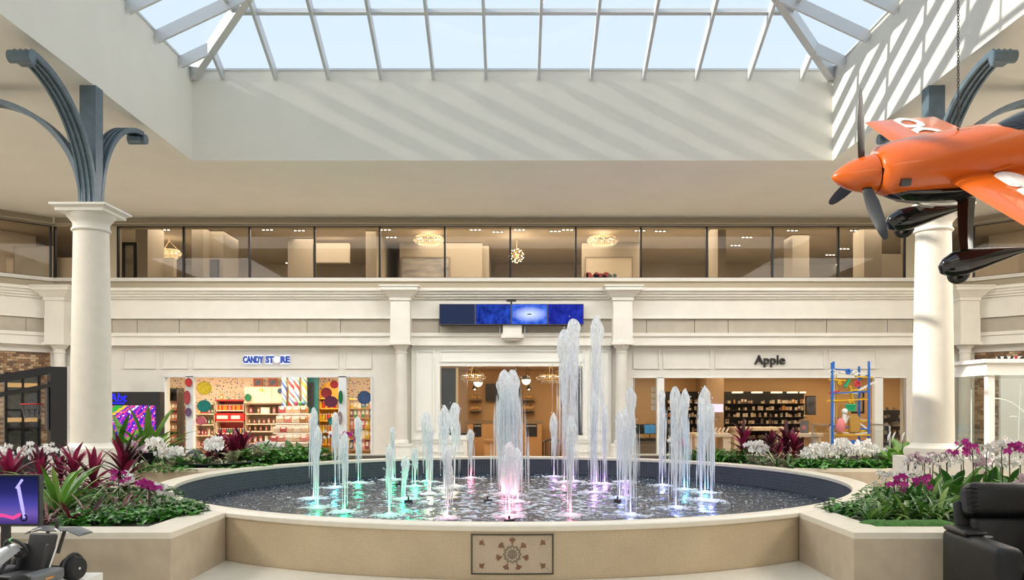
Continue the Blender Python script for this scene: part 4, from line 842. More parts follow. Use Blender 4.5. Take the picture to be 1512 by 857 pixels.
M['froth']=water_mat('water_froth',(.42,1.0)); M['strand']=water_mat('water_strand',(.5,.95)); M['veil']=water_mat('water_veil',(.05,.6))
LC={'green':(.05,1,.45),'cyan':(.15,.85,1),'pale':(.9,1,.55),'amber':(1,.7,.35),'pink':(1,.22,.38),'rose':(1,.35,.6),'violet':(.62,.25,1),'blue':(.25,.32,1),'sky':(.15,.6,1)}
#      px, top, base, head width px, colour, power
JETS=[(463,604,737,10,'cyan',1),(469,630,751,9,'green',1),(495,611,721,10,'cyan',.8),(509,640,757,11,'green',1.4),(529,617,714,9,'green',.9),(575,660,762,10,'green',1),(580,632,709,6,'green',.8),
 (598,674,738,9,'green',1.6),(613,662,719,9,'green',1.6),(630,608,712,13,'green',.5),(635,624,730,8,'pale',.7),(656,600,722,14,'pale',.7),(671,597,719,14,'amber',.6),(661,659,766,12,'pink',.7),(695,636,707,9,'pink',.8),
 (745,549,730,17,'pink',1),(757,549,732,17,'pink',1),(752,655,764,13,'pink',2.2),(764,662,742,12,'pink',1.2),(818,611,705,9,'violet',.9),(833,490,713,17,'rose',.5),(847,475,712,17,'violet',.5),(843,617,762,13,'pink',.8),
 (881,470,715,15,'violet',.6),(877,580,728,6,'violet',.9),(893,602,716,8,'violet',.9),(915,609,736,10,'blue',.9),(923,606,712,8,'violet',.9),(931,573,762,13,'blue',.7),(978,579,718,8,'blue',1),
 (998,574,751,13,'blue',.8),(1011,577,724,11,'sky',.8),(1036,590,739,9,'blue',.8),(1041,572,728,13,'sky',1.1),(1050,598,741,9,'blue',.7)]
CNAME={'green':'green','cyan':'turquoise','pale':'pale yellow','amber':'amber','pink':'pink','rose':'rose','violet':'violet','blue':'blue','sky':'sky blue'}
seen={}
JETS.sort()
lens_em={k:emit('lens_'+k,v,2.2) for k,v in LC.items()}
for ji,(px,top,base,wd,colr,pw) in enumerate(JETS):
    rnd=random.Random(ji+50); q=ground(px,base,ZW); hgt=(base-top)*q.y/F; R=wd*1.18*q.y/F/2
    k=seen.get(colr,0); seen[colr]=k+1
    tall='tall' if hgt>1.5 else 'low' if hgt<.85 else 'middling'
    e=empty('water_jet',(q.x,q.y,ZW),0,f'{tall} {CNAME[colr]} lit water jet, {ORD[k]} {CNAME[colr]} one from the left','water jet','fountain water jets')
    big=px in (745,757)
    # column: thin stem opening into a frothy head
    prof=[]; nr=26
    for i in range(nr+1):
        t=i/nr
        td=1-min(.3,1.9*R/hgt)
        t=td*i/(nr-8) if i<=nr-8 else td+(1-td)*math.sin(PI/2*(i-nr+8)/8)
        if big: r=R*(.5+.5*(t/td)) if t<td else R*math.sqrt(max(0,1-((t-td)/(1-td))**2))
        else: r=.009+(R-.009)*(.22*max(0,min(1,(t/td-.3)/.25))+.78*max(0,min(1,(t/td-.55)/.4))) if t<td else R*math.sqrt(max(0,1-((t-td)/(1-td))**2))
        prof.append((max(r,.002),t*hgt))
    nn=12; vs_=[]; sd_=rnd.uniform(0,99)
    for i,(r,z) in enumerate(prof):
        for kk in range(nn):
            a=2*PI*kk/nn; f=1+(.6*NZ.noise((math.cos(a)*1.3+sd_,math.sin(a)*1.3,z*5)) if r>.012 else 0); wob=.25*R*NZ.noise((sd_,z*2.2,3))*min(1,z/hgt*2)
            vs_.append((r*f*math.cos(a)+wob,r*f*math.sin(a)+wob*.5,z*(1+.02*math.sin(a*2+sd_))))
    b=MB(); b.add(vs_,[(i*nn+kk,i*nn+(kk+1)%nn,(i+1)*nn+(kk+1)%nn,(i+1)*nn+kk) for i in range(nr) for kk in range(nn)]+[tuple(range(nr*nn,nr*nn+nn))])
    b.build('column', M['froth'], e, True)
    # falling strands and droplets
    b=MB(); ns_=int(26 if big else 12)
    for j in range(ns_):
        a=rnd.uniform(0,2*PI); rr=R*rnd.uniform(.35,1.05); z1=hgt*rnd.uniform(.72,.97)*(1-.12*(rr/R)**2); ln_=hgt*rnd.uniform(.2,.8); z0=max(0,z1-ln_); w_=rnd.uniform(.004,.009)*(1.6 if big else 1)
        out=1+rnd.uniform(.0,.35)
        b.tube([(rr*math.cos(a),rr*math.sin(a),z1),(rr*1.08*math.cos(a),rr*1.08*math.sin(a),z1-.15*(z1-z0)),(rr*out*math.cos(a),rr*out*math.sin(a),z0+.4*(z1-z0)),(rr*out*math.cos(a),rr*out*math.sin(a),z0)],[.002,w_*1.2,w_,.0012],5)
    b.build('strands', M['strand'], e, True)['kind']='stuff'
    if hgt>1.5 or big:
        b=MB()
        for j in range(70 if big else 30):
            a=rnd.uniform(0,2*PI); rr=R*rnd.uniform(.6,2.5 if big else 1.75); z1=hgt*rnd.uniform(.35,.9); z0=max(0,z1-hgt*rnd.uniform(.2,.6)); w_=rnd.uniform(.006,.013)
            b.tube([(rr*math.cos(a),rr*math.sin(a),z1),(rr*math.cos(a),rr*math.sin(a),(z0+z1)/2),(rr*math.cos(a),rr*math.sin(a),z0)],[.001,w_,.001],5)
        b.build('veil', M['veil'], e, True)['kind']='stuff'
    b=MB()
    for j in range(26):
        z=hgt*rnd.uniform(.55,1.03); a=rnd.uniform(0,2*PI); rr=R*rnd.uniform(.7,1.5)*(.6 if z>hgt*.97 else 1); s_=rnd.uniform(.004,.010); b.add([(rr*math.cos(a)+dx*s_,rr*math.sin(a)+dy*s_,z+dz*s_*1.8) for dx,dy,dz in ((1,0,0),(-1,0,0),(0,1,0),(0,-1,0),(0,0,1),(0,0,-1))],[(0,2,4),(2,1,4),(1,3,4),(3,0,4),(2,0,5),(1,2,5),(3,1,5),(0,3,5)])
    b.build('droplets', M['strand'], e)['kind']='stuff'
    # splash ring at the foot
    b=MB()
    for j in range(85):
        a=rnd.uniform(0,2*PI); rr=abs(rnd.gauss(0,.15 if hgt>.8 else .09))+.012; s_=rnd.uniform(.012,.045)*(1 if rr<.2 else .7)
        if math.hypot(q.x+rr*math.cos(a),q.y+rr*math.sin(a)-FY)<R0-.06: b.sphere((rr*math.cos(a),rr*math.sin(a),.008),s_,6,4,1.3,1,.32 if rr>.05 else .7)
    b.build('splash', M['froth'], e, True)['kind']='stuff'
    # lamp standing at the foot
    f=empty('fountain_lamp',(q.x,q.y,ZW-.03),0,f'small round {CNAME[colr]} fountain lamp at the foot of the {ORD[k]} {CNAME[colr]} jet','lamp','coloured fountain lamps')
    MB().lathe([(.045,-.05),(.05,0),(.05,.035),(.04,.042)],14,cap=False).build('housing', M['dark_metal'], f, True); MB().lathe([(.001,.04),(.041,.04)],14,cap=False).build('lens', lens_em[colr], f)
    sp_l=lamp('lamp_light','SPOT',(0,-.035,.05),30*pw,LC[colr],parent=f,rot=(PI,0,0),radius=.03); sp_l.data.spot_size=1.3; sp_l.data.spot_blend=.8; lamp('lamp_glow','POINT',(0,-.03,.10),1.1*pw,LC[colr],parent=f,radius=.04)
for i,(px,q_) in enumerate(sorted(((720,741),(752,771),(603,742),(912,741),(590,717),(742,727),(764,728)))):
    g=ground(px,q_,ZW); g.y=max(g.y,7.13+.1); e=empty('nozzle_block',(g.x,g.y,ZW),.2*i,'small black nozzle block in the fountain, '+ORD[i]+' from the left','nozzle','black nozzle blocks')
    MB().cbox(-.06,.06,-.04,.04,-.04,.035,.008).build('body', M['black'], e); MB().lathe([(.014,.03),(.012,.075)],8).build('nozzle', M['dark_metal'], e)
tgz=ground(297,722,ZW); o=MB().lathe([(.035,0),(.04,.12),(.03,.2),(.022,.22)],12).build('fountain_float', mat('teal_plastic',(.0,.22,.25),.3), None, True); o.location=(tgz.x-.02,tgz.y,ZW); tag(o,'small teal float beside the left basin wall of the fountain','float')
# ------------------------------------------------------------------ planters
def arc(a0,a1,n=24,R=R1+.01): return [(R*math.cos(a0+(a1-a0)*k/n), FY+R*math.sin(a0+(a1-a0)*k/n)) for k in range(n+1)]
PZ=.90
def planter(poly, caps, soil, label, soil_m):
    e=empty('planter',(0,0,0),0,label,'planter'); MB().prism(poly,0,PZ-.05).build('wall_body', M['pstone'], e)
    for c in caps: MB().prism(c,PZ-.05,PZ).build('cap_stone', M['rim'], e)
    MB().prism(soil,PZ-.06,PZ-.03).build('soil', soil_m, e); return e
YF=6.45
for s,nm in ((-1,'left'),(1,'right')):
    A=[(s*9.5,YF),(s*2.75,YF)]; aa=math.atan2(YF+1.24-FY,-2.75); am=math.acos(2.75/(R1+.01)); a_start=PI+am; a_end=PI+math.asin(1.3/(R1+.01))
    ar=[((-1 if s>0 else 1)*x,y) for x,y in arc(a_start,a_end)]
    poly=A+ar+[(s*9.5,10.3)]
    ar2=[((-1 if s>0 else 1)*x,y) for x,y in arc(a_start-.08,a_end,24,R1+.012)]
    soil=[(s*9.3,YF+.33),(s*3.08,YF+.33)]+ar2+[(s*9.3,10.25)]
    caps=[[(s*9.5,YF),(s*2.75,YF),(s*2.75,YF+.33),(s*9.5,YF+.33)],[(s*3.08,YF+.33),(s*2.75,YF+.33),(s*2.75,7.67),(s*3.08,7.91)]]
    planter(poly,caps,soil,'pale stone planter in front of the '+nm+' side of the fountain',M['soil'])
    b0=PI-math.asin(1.4/(R1+.01)); b1=PI-math.acos(2.5/(R1+.01))
    mir=lambda pts:[((-1 if s>0 else 1)*x,y) for x,y in pts]
    poly=mir([(-7.65,13.9),(-7.0,13.0)]+arc(b0,b1)+[(-2.5,17.1),(-7.65,17.1)]); soil=mir([(-7.55,13.95),(-6.95,13.2)]+arc(b0-.05,b1,24,R1+.012)+[(-2.55,16.95),(-7.55,16.95)])
    caps=[mir([(-7.0,13.0),(-4.6,13.0),(-4.63,13.2),(-7.0,13.2)]),mir([(-7.65,16.95),(-2.5,16.95),(-2.5,17.1),(-7.65,17.1)])]
    planter(poly,caps,soil,'pale stone planter behind the '+nm+' side of the fountain',M['soil'])
# ------------------------------------------------------------------ big columns with branching steel brackets
def arc_pts(r, z0, n=18, start=0):
    return [(start+r*(1-math.cos(PI/2*k/n)), z0+r*1.03*math.sin(PI/2*k/n)) for k in range(n+1)]
for s,nm in ((-1,'left'),(1,'right')):
    X=s*5.99; Y=11.4
    e=empty('column',(X,Y,0),0,'tall cream stone column at the '+nm+' of the fountain','column'); e['kind']='structure'
    MB().box(-.40,.40,-.42,.38,0,1.20).build('plinth', M['lime_l'], e)
    MB().lathe([(.36,1.20),(.385,1.24),(.39,1.28),(.375,1.33),(.31,1.36),(.29,1.385),(.275,1.40)],36).build('base', M['column'], e, True)
    MB().lathe([(.272,1.38),(.266,1.9),(.26,2.6),(.248,3.4),(.232,4.34),(.232,4.385)],36).build('shaft', M['column'], e, True)
    MB().lathe([(.232,4.385),(.255,4.395),(.262,4.41),(.255,4.43),(.238,4.44),(.238,4.50),(.25,4.52),(.28,4.56),(.315,4.60),(.325,4.63)],36).build('capital', M['lime_l'], e, True)
    b=MB(); b.box(-.335,.335,-.335,.335,4.63,4.67); b.frustum(0,0,4.67,4.70,.335,.335,.38,.38); b.box(-.39,.39,-.39,.39,4.70,4.73); b.build('abacus', M['lime_l'], e)
    t=empty('tree_bracket',(X,Y,4.73),0,'blue grey steel post with curved brackets on top of the '+nm+' column','bracket')
    MB().box(-.115,.115,-.10,.10,0,ZC-4.73).build('post', M['blue_steel'], t)
    for (dx,dy,r_,vis) in ((0,-1,1.50,1),(0,1,1.28,1),(s,0,1.50,1)):
        pts=arc_pts(r_,.06,22,.10); hgt=ZC-4.73-.20; zsc=hgt/(r_*1.03+.06)
        D=Vector((dx,dy,0)); Wd=Vector((-dy,dx,0)); hw=.115
        b=MB()
        def sweep(prof):
            vs_=[]; m_=len(pts); k_=len(prof)
            for i,(u,z) in enumerate(pts):
                u0,z0=pts[max(i-1,0)]; u1,z1=pts[min(i+1,m_-1)]; tl=math.hypot(u1-u0,z1-z0); nu,nz=(z1-z0)/tl,-(u1-u0)/tl
                for (w_,h_) in prof: vs_.append(D*(u+nu*h_)+Wd*w_+Vector((0,0,(z*zsc+nz*h_))))
            b.add(vs_,[(i*k_+j,i*k_+(j+1)%k_,(i+1)*k_+(j+1)%k_,(i+1)*k_+j) for i in range(m_-1) for j in range(k_)]+[tuple(range(k_)),tuple((m_-1)*k_+j for j in range(k_))])
        sweep([(-hw,.0),(hw,.0),(hw,-.02),(-hw,-.02)])
        for w_ in (-.105,-.035,.035,.105): sweep([(w_-.014,.022),(w_+.014,.022),(w_+.014,-.045),(w_-.014,-.045)])
        u,z=pts[-1]; z*=zsc
        br=b.build('bracket', M['blue_steel'], t)
        b=MB(); cc=D*u+Vector((0,0,z-.045))
        b.tube([cc-Wd*.14+D*.03-Vector((0,0,.02)),cc+Wd*.14+D*.03-Vector((0,0,.02))],.078,18); b.tube([cc-Wd*.12-Vector((0,0,.0))+D*.09,cc+Wd*.12+D*.09],.03,10); b.bar(cc-D*.12+Vector((0,0,-.05)),cc+D*.06+Vector((0,0,-.05)),.16,.07)
        b.build('scroll_end', M['blue_steel'], t, True)
# ------------------------------------------------------------------ plants
def leaf_curve(L, w, lean, droop, n=6, shape='strap', fold=.25, twist=0):
    """one leaf from the origin: rises along +z, arches towards +x"""
    vs_=[]; x=z=0; a=lean
    for i in range(n+1):
        t=i/n
        if shape=='strap': ww=w*(.55+.9*t)*(1-t**3)**.8 if t<1 else 0
        elif shape=='oval': ww=w*math.sin(PI*min(1,max(.0,(t-.12)/.88)))**.7 if t>.12 else w*.06
        elif shape=='heart': ww=w*(math.sin(PI*min(1,t*.93+.07)))**.6*(1.15-.5*t)
        else: ww=w*(.35+1.3*t)*(1-t)**.75*1.35
        ww=max(ww,w*.015); y=ww/2; dz=abs(y)*fold
        sx,sz=-math.cos(a),math.sin(a)
        vs_+=[(x+sx*dz,-y,z+sz*dz),(x,0,z),(x+sx*dz,y,z+sz*dz)]
        a+=droop/n; x+=math.sin(a)*L/n; z+=math.cos(a)*L/n
    fs=[]
    for i in range(n): k=3*i; fs+=[(k,k+1,k+4,k+3),(k+1,k+2,k+5,k+4)]
    return vs_,fs
def leafmat(name,c1,c2,mode='noise',rough=.38,scale=7,edge=None):
    m,n,l,b=nt(name); tc=n.new('ShaderNodeTexCoord'); oi=n.new('ShaderNodeObjectInfo'); b.inputs['Roughness'].default_value=rough
    r=n.new('ShaderNodeValToRGB'); r.color_ramp.elements[0].color=(*c1,1); r.color_ramp.elements[1].color=(*c2,1)
    if mode=='random':
        l.new(oi.outputs['Random'],r.inputs[0])
        ns=n.new('ShaderNodeTexNoise'); ns.inputs['Scale'].default_value=scale; l.new(tc.outputs['Object'],ns.inputs[0]); mx=n.new('ShaderNodeMath'); mx.operation='MULTIPLY_ADD'; mx.inputs[1].default_value=.6; l.new(ns.outputs[0],mx.inputs[0])
        m2=n.new('ShaderNodeMath'); m2.operation='MULTIPLY_ADD'; m2.inputs[1].default_value=.9; m2.inputs[2].default_value=-.2; l.new(oi.outputs['Random'],m2.inputs[0]); l.new(m2.outputs[0],mx.inputs[2]); l.new(mx.outputs[0],r.inputs[0])
    else:
        ns=n.new('ShaderNodeTexNoise'); ns.inputs['Scale'].default_value=scale; ns.inputs['Detail'].default_value=3; l.new(tc.outputs['Object'],ns.inputs[0]); l.new(ns.outputs[0],r.inputs[0])
        r.color_ramp.elements[0].position=.42; r.color_ramp.elements[1].position=.58
    l.new(r.outputs[0],b.inputs['Base Color'])
    tr=n.new('ShaderNodeBsdfTranslucent'); l.new(r.outputs[0],tr.inputs[0]); mx=n.new('ShaderNodeMixShader'); mx.inputs[0].default_value=.22; l.new(b.outputs[0],mx.inputs[1]); l.new(tr.outputs[0],mx.inputs[2]); l.new(mx.outputs[0],n['Material Output'].inputs[0])
    return m
LM={'red':leafmat('red_leaf',(.08,.008,.022),(.46,.03,.12),'random'),'dark':leafmat('dark_leaf',(.018,.012,.012),(.16,.012,.035),'random'),'green':leafmat('green_leaf',(.03,.13,.014),(.15,.34,.04),'random'),
    'deep':leafmat('deep_leaf',(.015,.075,.014),(.07,.20,.03),'random'),'vari':leafmat('variegated_leaf',(.035,.09,.03),(.60,.56,.34),'noise',scale=38),'tri':leafmat('tricolour_leaf',(.20,.015,.03),(.62,.52,.45),'noise',scale=34),
    'ivy':leafmat('ivy_leaf',(.015,.10,.01),(.08,.30,.03),'noise',scale=9,rough=.3),'lime':leafmat('lime_leaf',(.06,.18,.02),(.28,.42,.10),'random')}
M['petal_w']=mat('white_petal',(.86,.85,.84),.5); M['petal_m']=mat('magenta_petal',(.46,.012,.26),.5,var=.35,scale=40); M['petal_s']=mat('speckled_petal',(.80,.74,.78),.5,var=1,scale=160,var_col=(.36,.10,.22)); M['lip_y']=mat('orchid_lip',(.75,.5,.2),.5); M['lip_m']=mat('orchid_lip_dark',(.3,.02,.15),.5); M['stem']=mat('plant_stem',(.05,.075,.03),.6); M['spike']=mat('dark_stem',(.045,.03,.02),.6)
leafcache={}
def lmesh(kind,v):
    key=(kind,v)
    if key not in leafcache:
        rn=random.Random(len(kind)*7+ord(kind[0])+v)
        spec={'strap':(1,.085,.05,1.1,'strap'),'cord':(1,.22,.05,.75,'lance'),'ovate':(1,.36,.1,.9,'oval'),'orchid':(1,.30,.3,1.0,'oval'),'lance':(1,.13,.1,1.3,'lance')}[kind]
        vs_,fs=leaf_curve(spec[0],spec[1],spec[2],spec[3]*(.4+.35*v),6,spec[4],.35); leafcache[key]=(vs_,fs)
    return leafcache[key]
meshcache={}
def lobj(kind,v,mk):
    key=(kind,v,mk)
    if key not in meshcache: b=MB(); vs_,fs=lmesh(kind,v); b.add(vs_,fs); meshcache[key]=b.mesh('leaf',LM[mk],True)
    return meshcache[key]
def plant(name,x,y,z,kind,mks,n,h,lean,label,cat='plant',group=None,parts=True,seed=0,stem=0,wide=1):
    """rosette of n leaves of height h"""
    rn=random.Random(seed*31+int(abs(x)*100)+int(y*10)); e=empty(name,(x,y,z),rn.uniform(0,6),label,cat,group)
    if stem: MB().tube([(0,0,-.02),(.01,.005,stem*.5),(0,0,stem+.02)],[.018,.014,.008],6).build('stem',M['spike'],e)
    acc={}
    for i in range(n):
        f=i/n; yaw=i*2.4+rn.uniform(-.3,.3); tilt=(lean[0]+(lean[1]-lean[0])*f)*rn.uniform(.8,1.2); s=h*rn.uniform(.78,1.08)*(1-.25*f); v=rn.randrange(3); mk=rn.choice(mks)
        R_=Matrix.Rotation(yaw,4,'Z')@Matrix.Rotation(tilt,4,'Y'); zz=stem*(1-f*.75) if stem else 0
        if parts:
            o=inst('leaf',lobj(kind,v,mk),e,(.012*math.cos(yaw),.012*math.sin(yaw),zz),(0,tilt,yaw),(s,s*wide,s))
            o.rotation_euler=R_.to_euler()
        else:
            vs_,fs=lmesh(kind,v); b=acc.setdefault(mk,MB()); TT=Matrix.Translation((0,0,zz))@R_@Matrix.Diagonal((s,s*wide,s,1)); b.add([TT@Vector(p) for p in vs_],fs)
    for mk,b in acc.items():
        o=b.build('foliage',LM[mk],e,True); o['kind']='stuff'
    return e
def petal_mesh(m,lip,name):
    b=MB()
    for a,w_,L in ((PI/2,.62,1),(PI/2+2.2,.5,.95),(PI/2-2.2,.5,.95),(PI/2+1.1,.95,1.05),(PI/2-1.1,.95,1.05)):
        u=Vector((math.cos(a),0,math.sin(a))); p=Vector((-math.sin(a),0,math.cos(a)))*w_*.5
        b.add([Vector((0,0,0)),u*.45+p*.9+Vector((0,-.10,0)),u*.8+p*.8+Vector((0,-.06,0)),u*L+Vector((0,.05,0)),u*.8-p*.8+Vector((0,-.06,0)),u*.45-p*.9+Vector((0,-.10,0))],[(0,1,2,3),(0,3,4,5)])
    b.cur=1; b.add([(0,-.02,.05),(.16,-.2,-.12),(0,-.3,-.35),(-.16,-.2,-.12)],[(0,1,2,3)])
    return b.mesh(name,[m,lip])
FL={'w':petal_mesh(M['petal_w'],M['lip_y'],'flower'),'m':petal_mesh(M['petal_m'],M['lip_m'],'flower'),'s':petal_mesh(M['petal_s'],M['lip_m'],'flower')}
def orchid(x,y,z,col,h,nf,fs_,label,group,parts=True,side=1,stems=1,leaves=4,seed=0,lh=.28):
    rn=random.Random(seed*17+int(abs(x)*211)+int(y*13)); e=empty('orchid',(x,y,z),0,label,'orchid',group)
    acc=MB(); acc.mi=[]
    for sI in range(stems):
        sd_=side*(1 if sI%2==0 else -.8); lx=rn.uniform(-.04,.04); ly=rn.uniform(-.05,.02); bx=.30*h*rn.uniform(.8,1.2); pts=[]
        for i in range(11):
            t=i/10; pts.append(Vector((lx*t+sd_*bx*max(0,t-.45)**1.6*2.2, ly-.12*h*max(0,t-.5), h*(1-(1-t)**1.9)*(1-.34*(max(0,t-.55)/.45)**1.5))))
        MB().tube(pts,[.006]*10+[.003],5).build('stem',M['spike'] if col!='w' else M['stem'],e)
        for i in range(nf):
            t=.48+.52*i/max(1,nf-1); k=t*10; p=pts[int(min(k,9.99))].lerp(pts[min(int(min(k,9.99))+1,10)],k-int(k) if k<10 else 1)
            s=fs_*rn.uniform(.8,1.1)*(1-.2*t); off=Vector((rn.uniform(-.6,.6)*fs_+(fs_*.6 if i%2 else -fs_*.6),-fs_*.5,rn.uniform(-.9,.7)*fs_))
            rot=Euler((rn.uniform(-.4,.2),rn.uniform(-.4,.4),rn.uniform(-.7,.7)))
            if parts: inst('flower',FL[col],e,p+off,rot,s)
            else:
                TT=Matrix.Translation(p+off)@rot.to_matrix().to_4x4()@Matrix.Scale(s,4); me=FL[col]
                for pol in me.polygons: acc.cur=pol.material_index; acc.add([TT@me.vertices[v].co for v in pol.vertices],[tuple(range(len(pol.vertices)))])
    if not parts: acc.build('blossoms',list(FL[col].materials),e)['kind']='stuff'
    for i in range(leaves):
        yaw=i*2*PI/max(1,leaves)+rn.uniform(-.4,.4); o=inst('leaf',lobj('orchid',rn.randrange(3),'deep'),e,(0,0,0),(0,0,0),lh*rn.uniform(.8,1.15)); o.rotation_euler=(Matrix.Rotation(yaw,4,'Z')@Matrix.Rotation(.7,4,'Y')).to_euler()
    return e
def groundcover(name,pts,z,r,n,mk,label,shape='heart',size=.07,hmax=.12,cat='ground cover'):
    """carpet of small leaves; pts = list of (x,y,radius)"""
    b=MB(); rn=random.Random(len(pts)*7+n)
    for i in range(n):
        x,y,rr=rn.choice(pts); a=rn.uniform(0,2*PI); q=rr*math.sqrt(rn.random()); s=size*rn.uniform(.7,1.35); hz=hmax*rn.random()*(1-.5*(q/rr)**2)
        vs_,fs=leaf_curve(1,.75 if shape=='heart' else .26,.5,.9,3,shape,.25)
        TT=Matrix.Translation((x+q*math.cos(a),y+q*math.sin(a),z+hz))@Matrix.Rotation(rn.uniform(0,6.28),4,'Z')@Matrix.Rotation(rn.uniform(.2,1.2),4,'Y')@Matrix.Scale(s,4); b.add([TT@Vector(p) for p in vs_],fs)
    o=b.build(name,LM[mk],None,True); tag(o,label,cat,kind='stuff'); return o
SZ=PZ-.03
def g3(px,py): v=ground(px,py,PZ); return v.x,v.y
# --- front left planter
gx=lambda *a:[(*g3(p,q),r) for p,q,r in a]
groundcover('ivy',gx((120,768,.22),(150,768,.28),(190,765,.3),(225,762,.28),(262,760,.2),(210,752,.35),(240,745,.3),(275,751,.18),(175,758,.3),(285,755,.12)),SZ,.3,1500,'ivy','dense dark green ivy spilling over the corner of the left front planter')
groundcover('creeper',gx((100,748,.4),(60,750,.45),(150,740,.4),(190,735,.4),(20,750,.5),(130,725,.5),(230,733,.25)),SZ,.3,800,'deep','dark green creeper under the red plants of the left front planter',size=.09,hmax=.18)
def pl(px,py,*a,**k): x,y=g3(px,py); return plant(a[0],x,y,SZ,*a[1:],**k)
LF='red leaved ti plants in the left front planter'
for i,(px,py,h,mks,n_,st,lb) in enumerate(((14,738,.42,('red','red','dark'),16,.30,'bright red ti plant at the very edge of the left front planter'),(108,727,.42,('red','dark','red'),18,.32,'magenta ti plant with narrow dark leaves before the column base'),
    (138,738,.40,('dark','red','red'),16,.30,'dark red ti plant between the green strap plant and the maroon one'),(183,735,.46,('dark','dark','red'),24,.42,'tall maroon ti plant nearest the pink orchids in the left front planter'),(60,722,.38,('red','dark'),14,.28,'small red ti plant behind the scooter screen'),(90,718,.36,('red','dark'),14,.25,'pinkish ti plant in the rear row of the left front planter'))):
    pl(px,py,'ti_plant','cord',mks,n_+20,h*.86,(.02,1.15),lb,'plant',LF,stem=st,seed=i) 
pl(87,757,'strap_plant','strap',('green','lime','green'),26,.74,(.03,.85),'large bright green strap leaved plant beside the scooter screen',seed=3,wide=1.25)
pl(40,752,'strap_plant','strap',('green','deep'),14,.42,(.1,1.1),'green strap leaved plant half behind the scooter screen',seed=4)
for i,(px,py,lb) in enumerate(sorted(((70,768,'beside the scooter screen'),(106,769,'above the kart wing'),(133,764,'left of the ivy'),(180,755,'below the pink orchids'),(215,750,'under the right pink orchid')))):
    pl(px,py,'tricolour_plant','lance',('tri','dark','tri'),20,.32,(.2,1.3),'small red and white striped rosette '+lb,'plant','striped rosettes in the left front planter',seed=i)
for i,(px,py,h) in enumerate(sorted(((152,748,.34),(170,742,.32),(128,748,.3),(197,742,.28)))):
    pl(px,py,'variegated_plant','lance',('vari','deep','vari'),18,h,(.2,1.3),'green and cream variegated plant, '+ORD[i]+' from the left below the dark ti plants','plant','variegated plants in the left front planter',seed=i)
for px,py,col,h,nf,lb,sd_ in ((176,745,'m',.40,6,'magenta orchid beside the maroon ti plant in the left front planter',1),(222,752,'m',.36,8,'magenta orchid at the right of the left front planter',1),(192,742,'w',.36,6,'white orchid between the two magenta orchids',1),(240,748,'w',.28,6,'white orchid nearest the fountain rim in the left front planter',1)):
    x,y=g3(px,py); orchid(x,y,SZ,col,h,nf,.05,lb,None,True,sd_,2 if px!=176 else 1,3)
for i in range(9):
    x=-6.65+i*.13; orchid(x*1.0,10.0+.05*(i%3),SZ,'w',.60+.07*(i%2),9,.05,'white orchid in the row before the left column plinth, '+ORD[i]+' from the left','orchids before the left plinth',False,(-1)**i,1,2)
# --- back left planter
def plb(px,py,*a,**k): x,y=g3(px,py); return plant(a[0],x,y,SZ,*a[1:],**k)
groundcover('low_greenery',gx((400,681,.5),(425,682,.4),(450,680,.35),(380,683,.5),(470,679,.3)),SZ,.3,700,'ivy','low green foliage along the fountain rim before the candy shop',size=.11,hmax=.32)
groundcover('low_greenery',gx((215,691,.4),(250,692,.35),(290,691,.3),(350,689,.3),(380,688,.25),(330,691,.2)),SZ,.3,420,'ivy','thin green ground cover along the front of the back left planter',size=.09,hmax=.06)
for i,(px,py,h,n_) in enumerate(sorted(((170,683,1.15,22),(187,682,1.2,26),(218,681,1.2,28),(234,680,.85,20),(206,685,.75,30)))):
    plb(px,py,'strap_fern','strap',('green','lime','green'),n_,h,(.05,1.1),'bright green strap leaved plant before the coloured peg board, '+ORD[i]+' from the column' if n_<30 else 'low bushy green plant before the coloured peg board','plant','strap plants before the peg board',seed=i,wide=1.3)
for i,(px,py) in enumerate(sorted(((190,687),(217,687)))):
    x,y=g3(px,py); o=MB().lathe([(.14,0),(.19,.24),(.2,.25),(.17,.25),(.13,.2)],18).build('plant_pot',M['black'],None,True); o.location=(x,y,SZ); tag(o,('left','right')[i]+' black plant pot under the strap plants','pot','black pots in the back left planter')
for i,(px,py) in enumerate(sorted(((290,684),(325,680),(348,680)))):
    x,y=g3(px,py); o=MB().lathe([(.001,0),(.09,.01),(.15,.08),(.17,.15),(.14,.23),(.07,.27),(.06,.28)],18).build('stone_vase',mat('vase_black%d'%i,(.02,.022,.025),.5),None,True); o.location=(x,y,SZ); o.rotation_euler=(.5,.3*i,0); tag(o,'round black vase tilted among the plants, '+ORD[i]+' from the left','vase','black vases in the back left planter')
x,y=g3(318,687); e=empty('water_bowl',(x,y,SZ),0,'wide shallow dark water bowl set in the back left planter','bowl'); MB().lathe([(.3,0),(.62,.06),(.66,.09),(.63,.09),(.3,.04),(.001,.03)],40).build('bowl',mat('dark_bowl',(.05,.07,.07),.3),e,True); MB().lathe([(.001,.07),(.60,.07)],40,cap=False).build('water',mat('bowl_water',(.03,.05,.05),.05),e)
for i,(px,py,col,h,nf) in enumerate(sorted(((206,686,'s',.42,9),(233,690,'w',.62,14),(243,688,'w',.5,12),(262,688,'w',.5,14),(322,684,'w',.52,14),(313,686,'w',.45,10),(385,678,'w',.42,9),(400,678,'w',.42,9),(371,680,'w',.4,8),(412,677,'w',.36,7)))):
    x,y=g3(px,py); orchid(x,y,SZ,col,h*random.uniform(.62,1.0),nf,.07,('white' if col=='w' else 'speckled')+' orchid in the back left planter, '+ORD[i]+' counted from the column','orchids before the candy shop',False,(-1)**i,2,3,lh=.22)
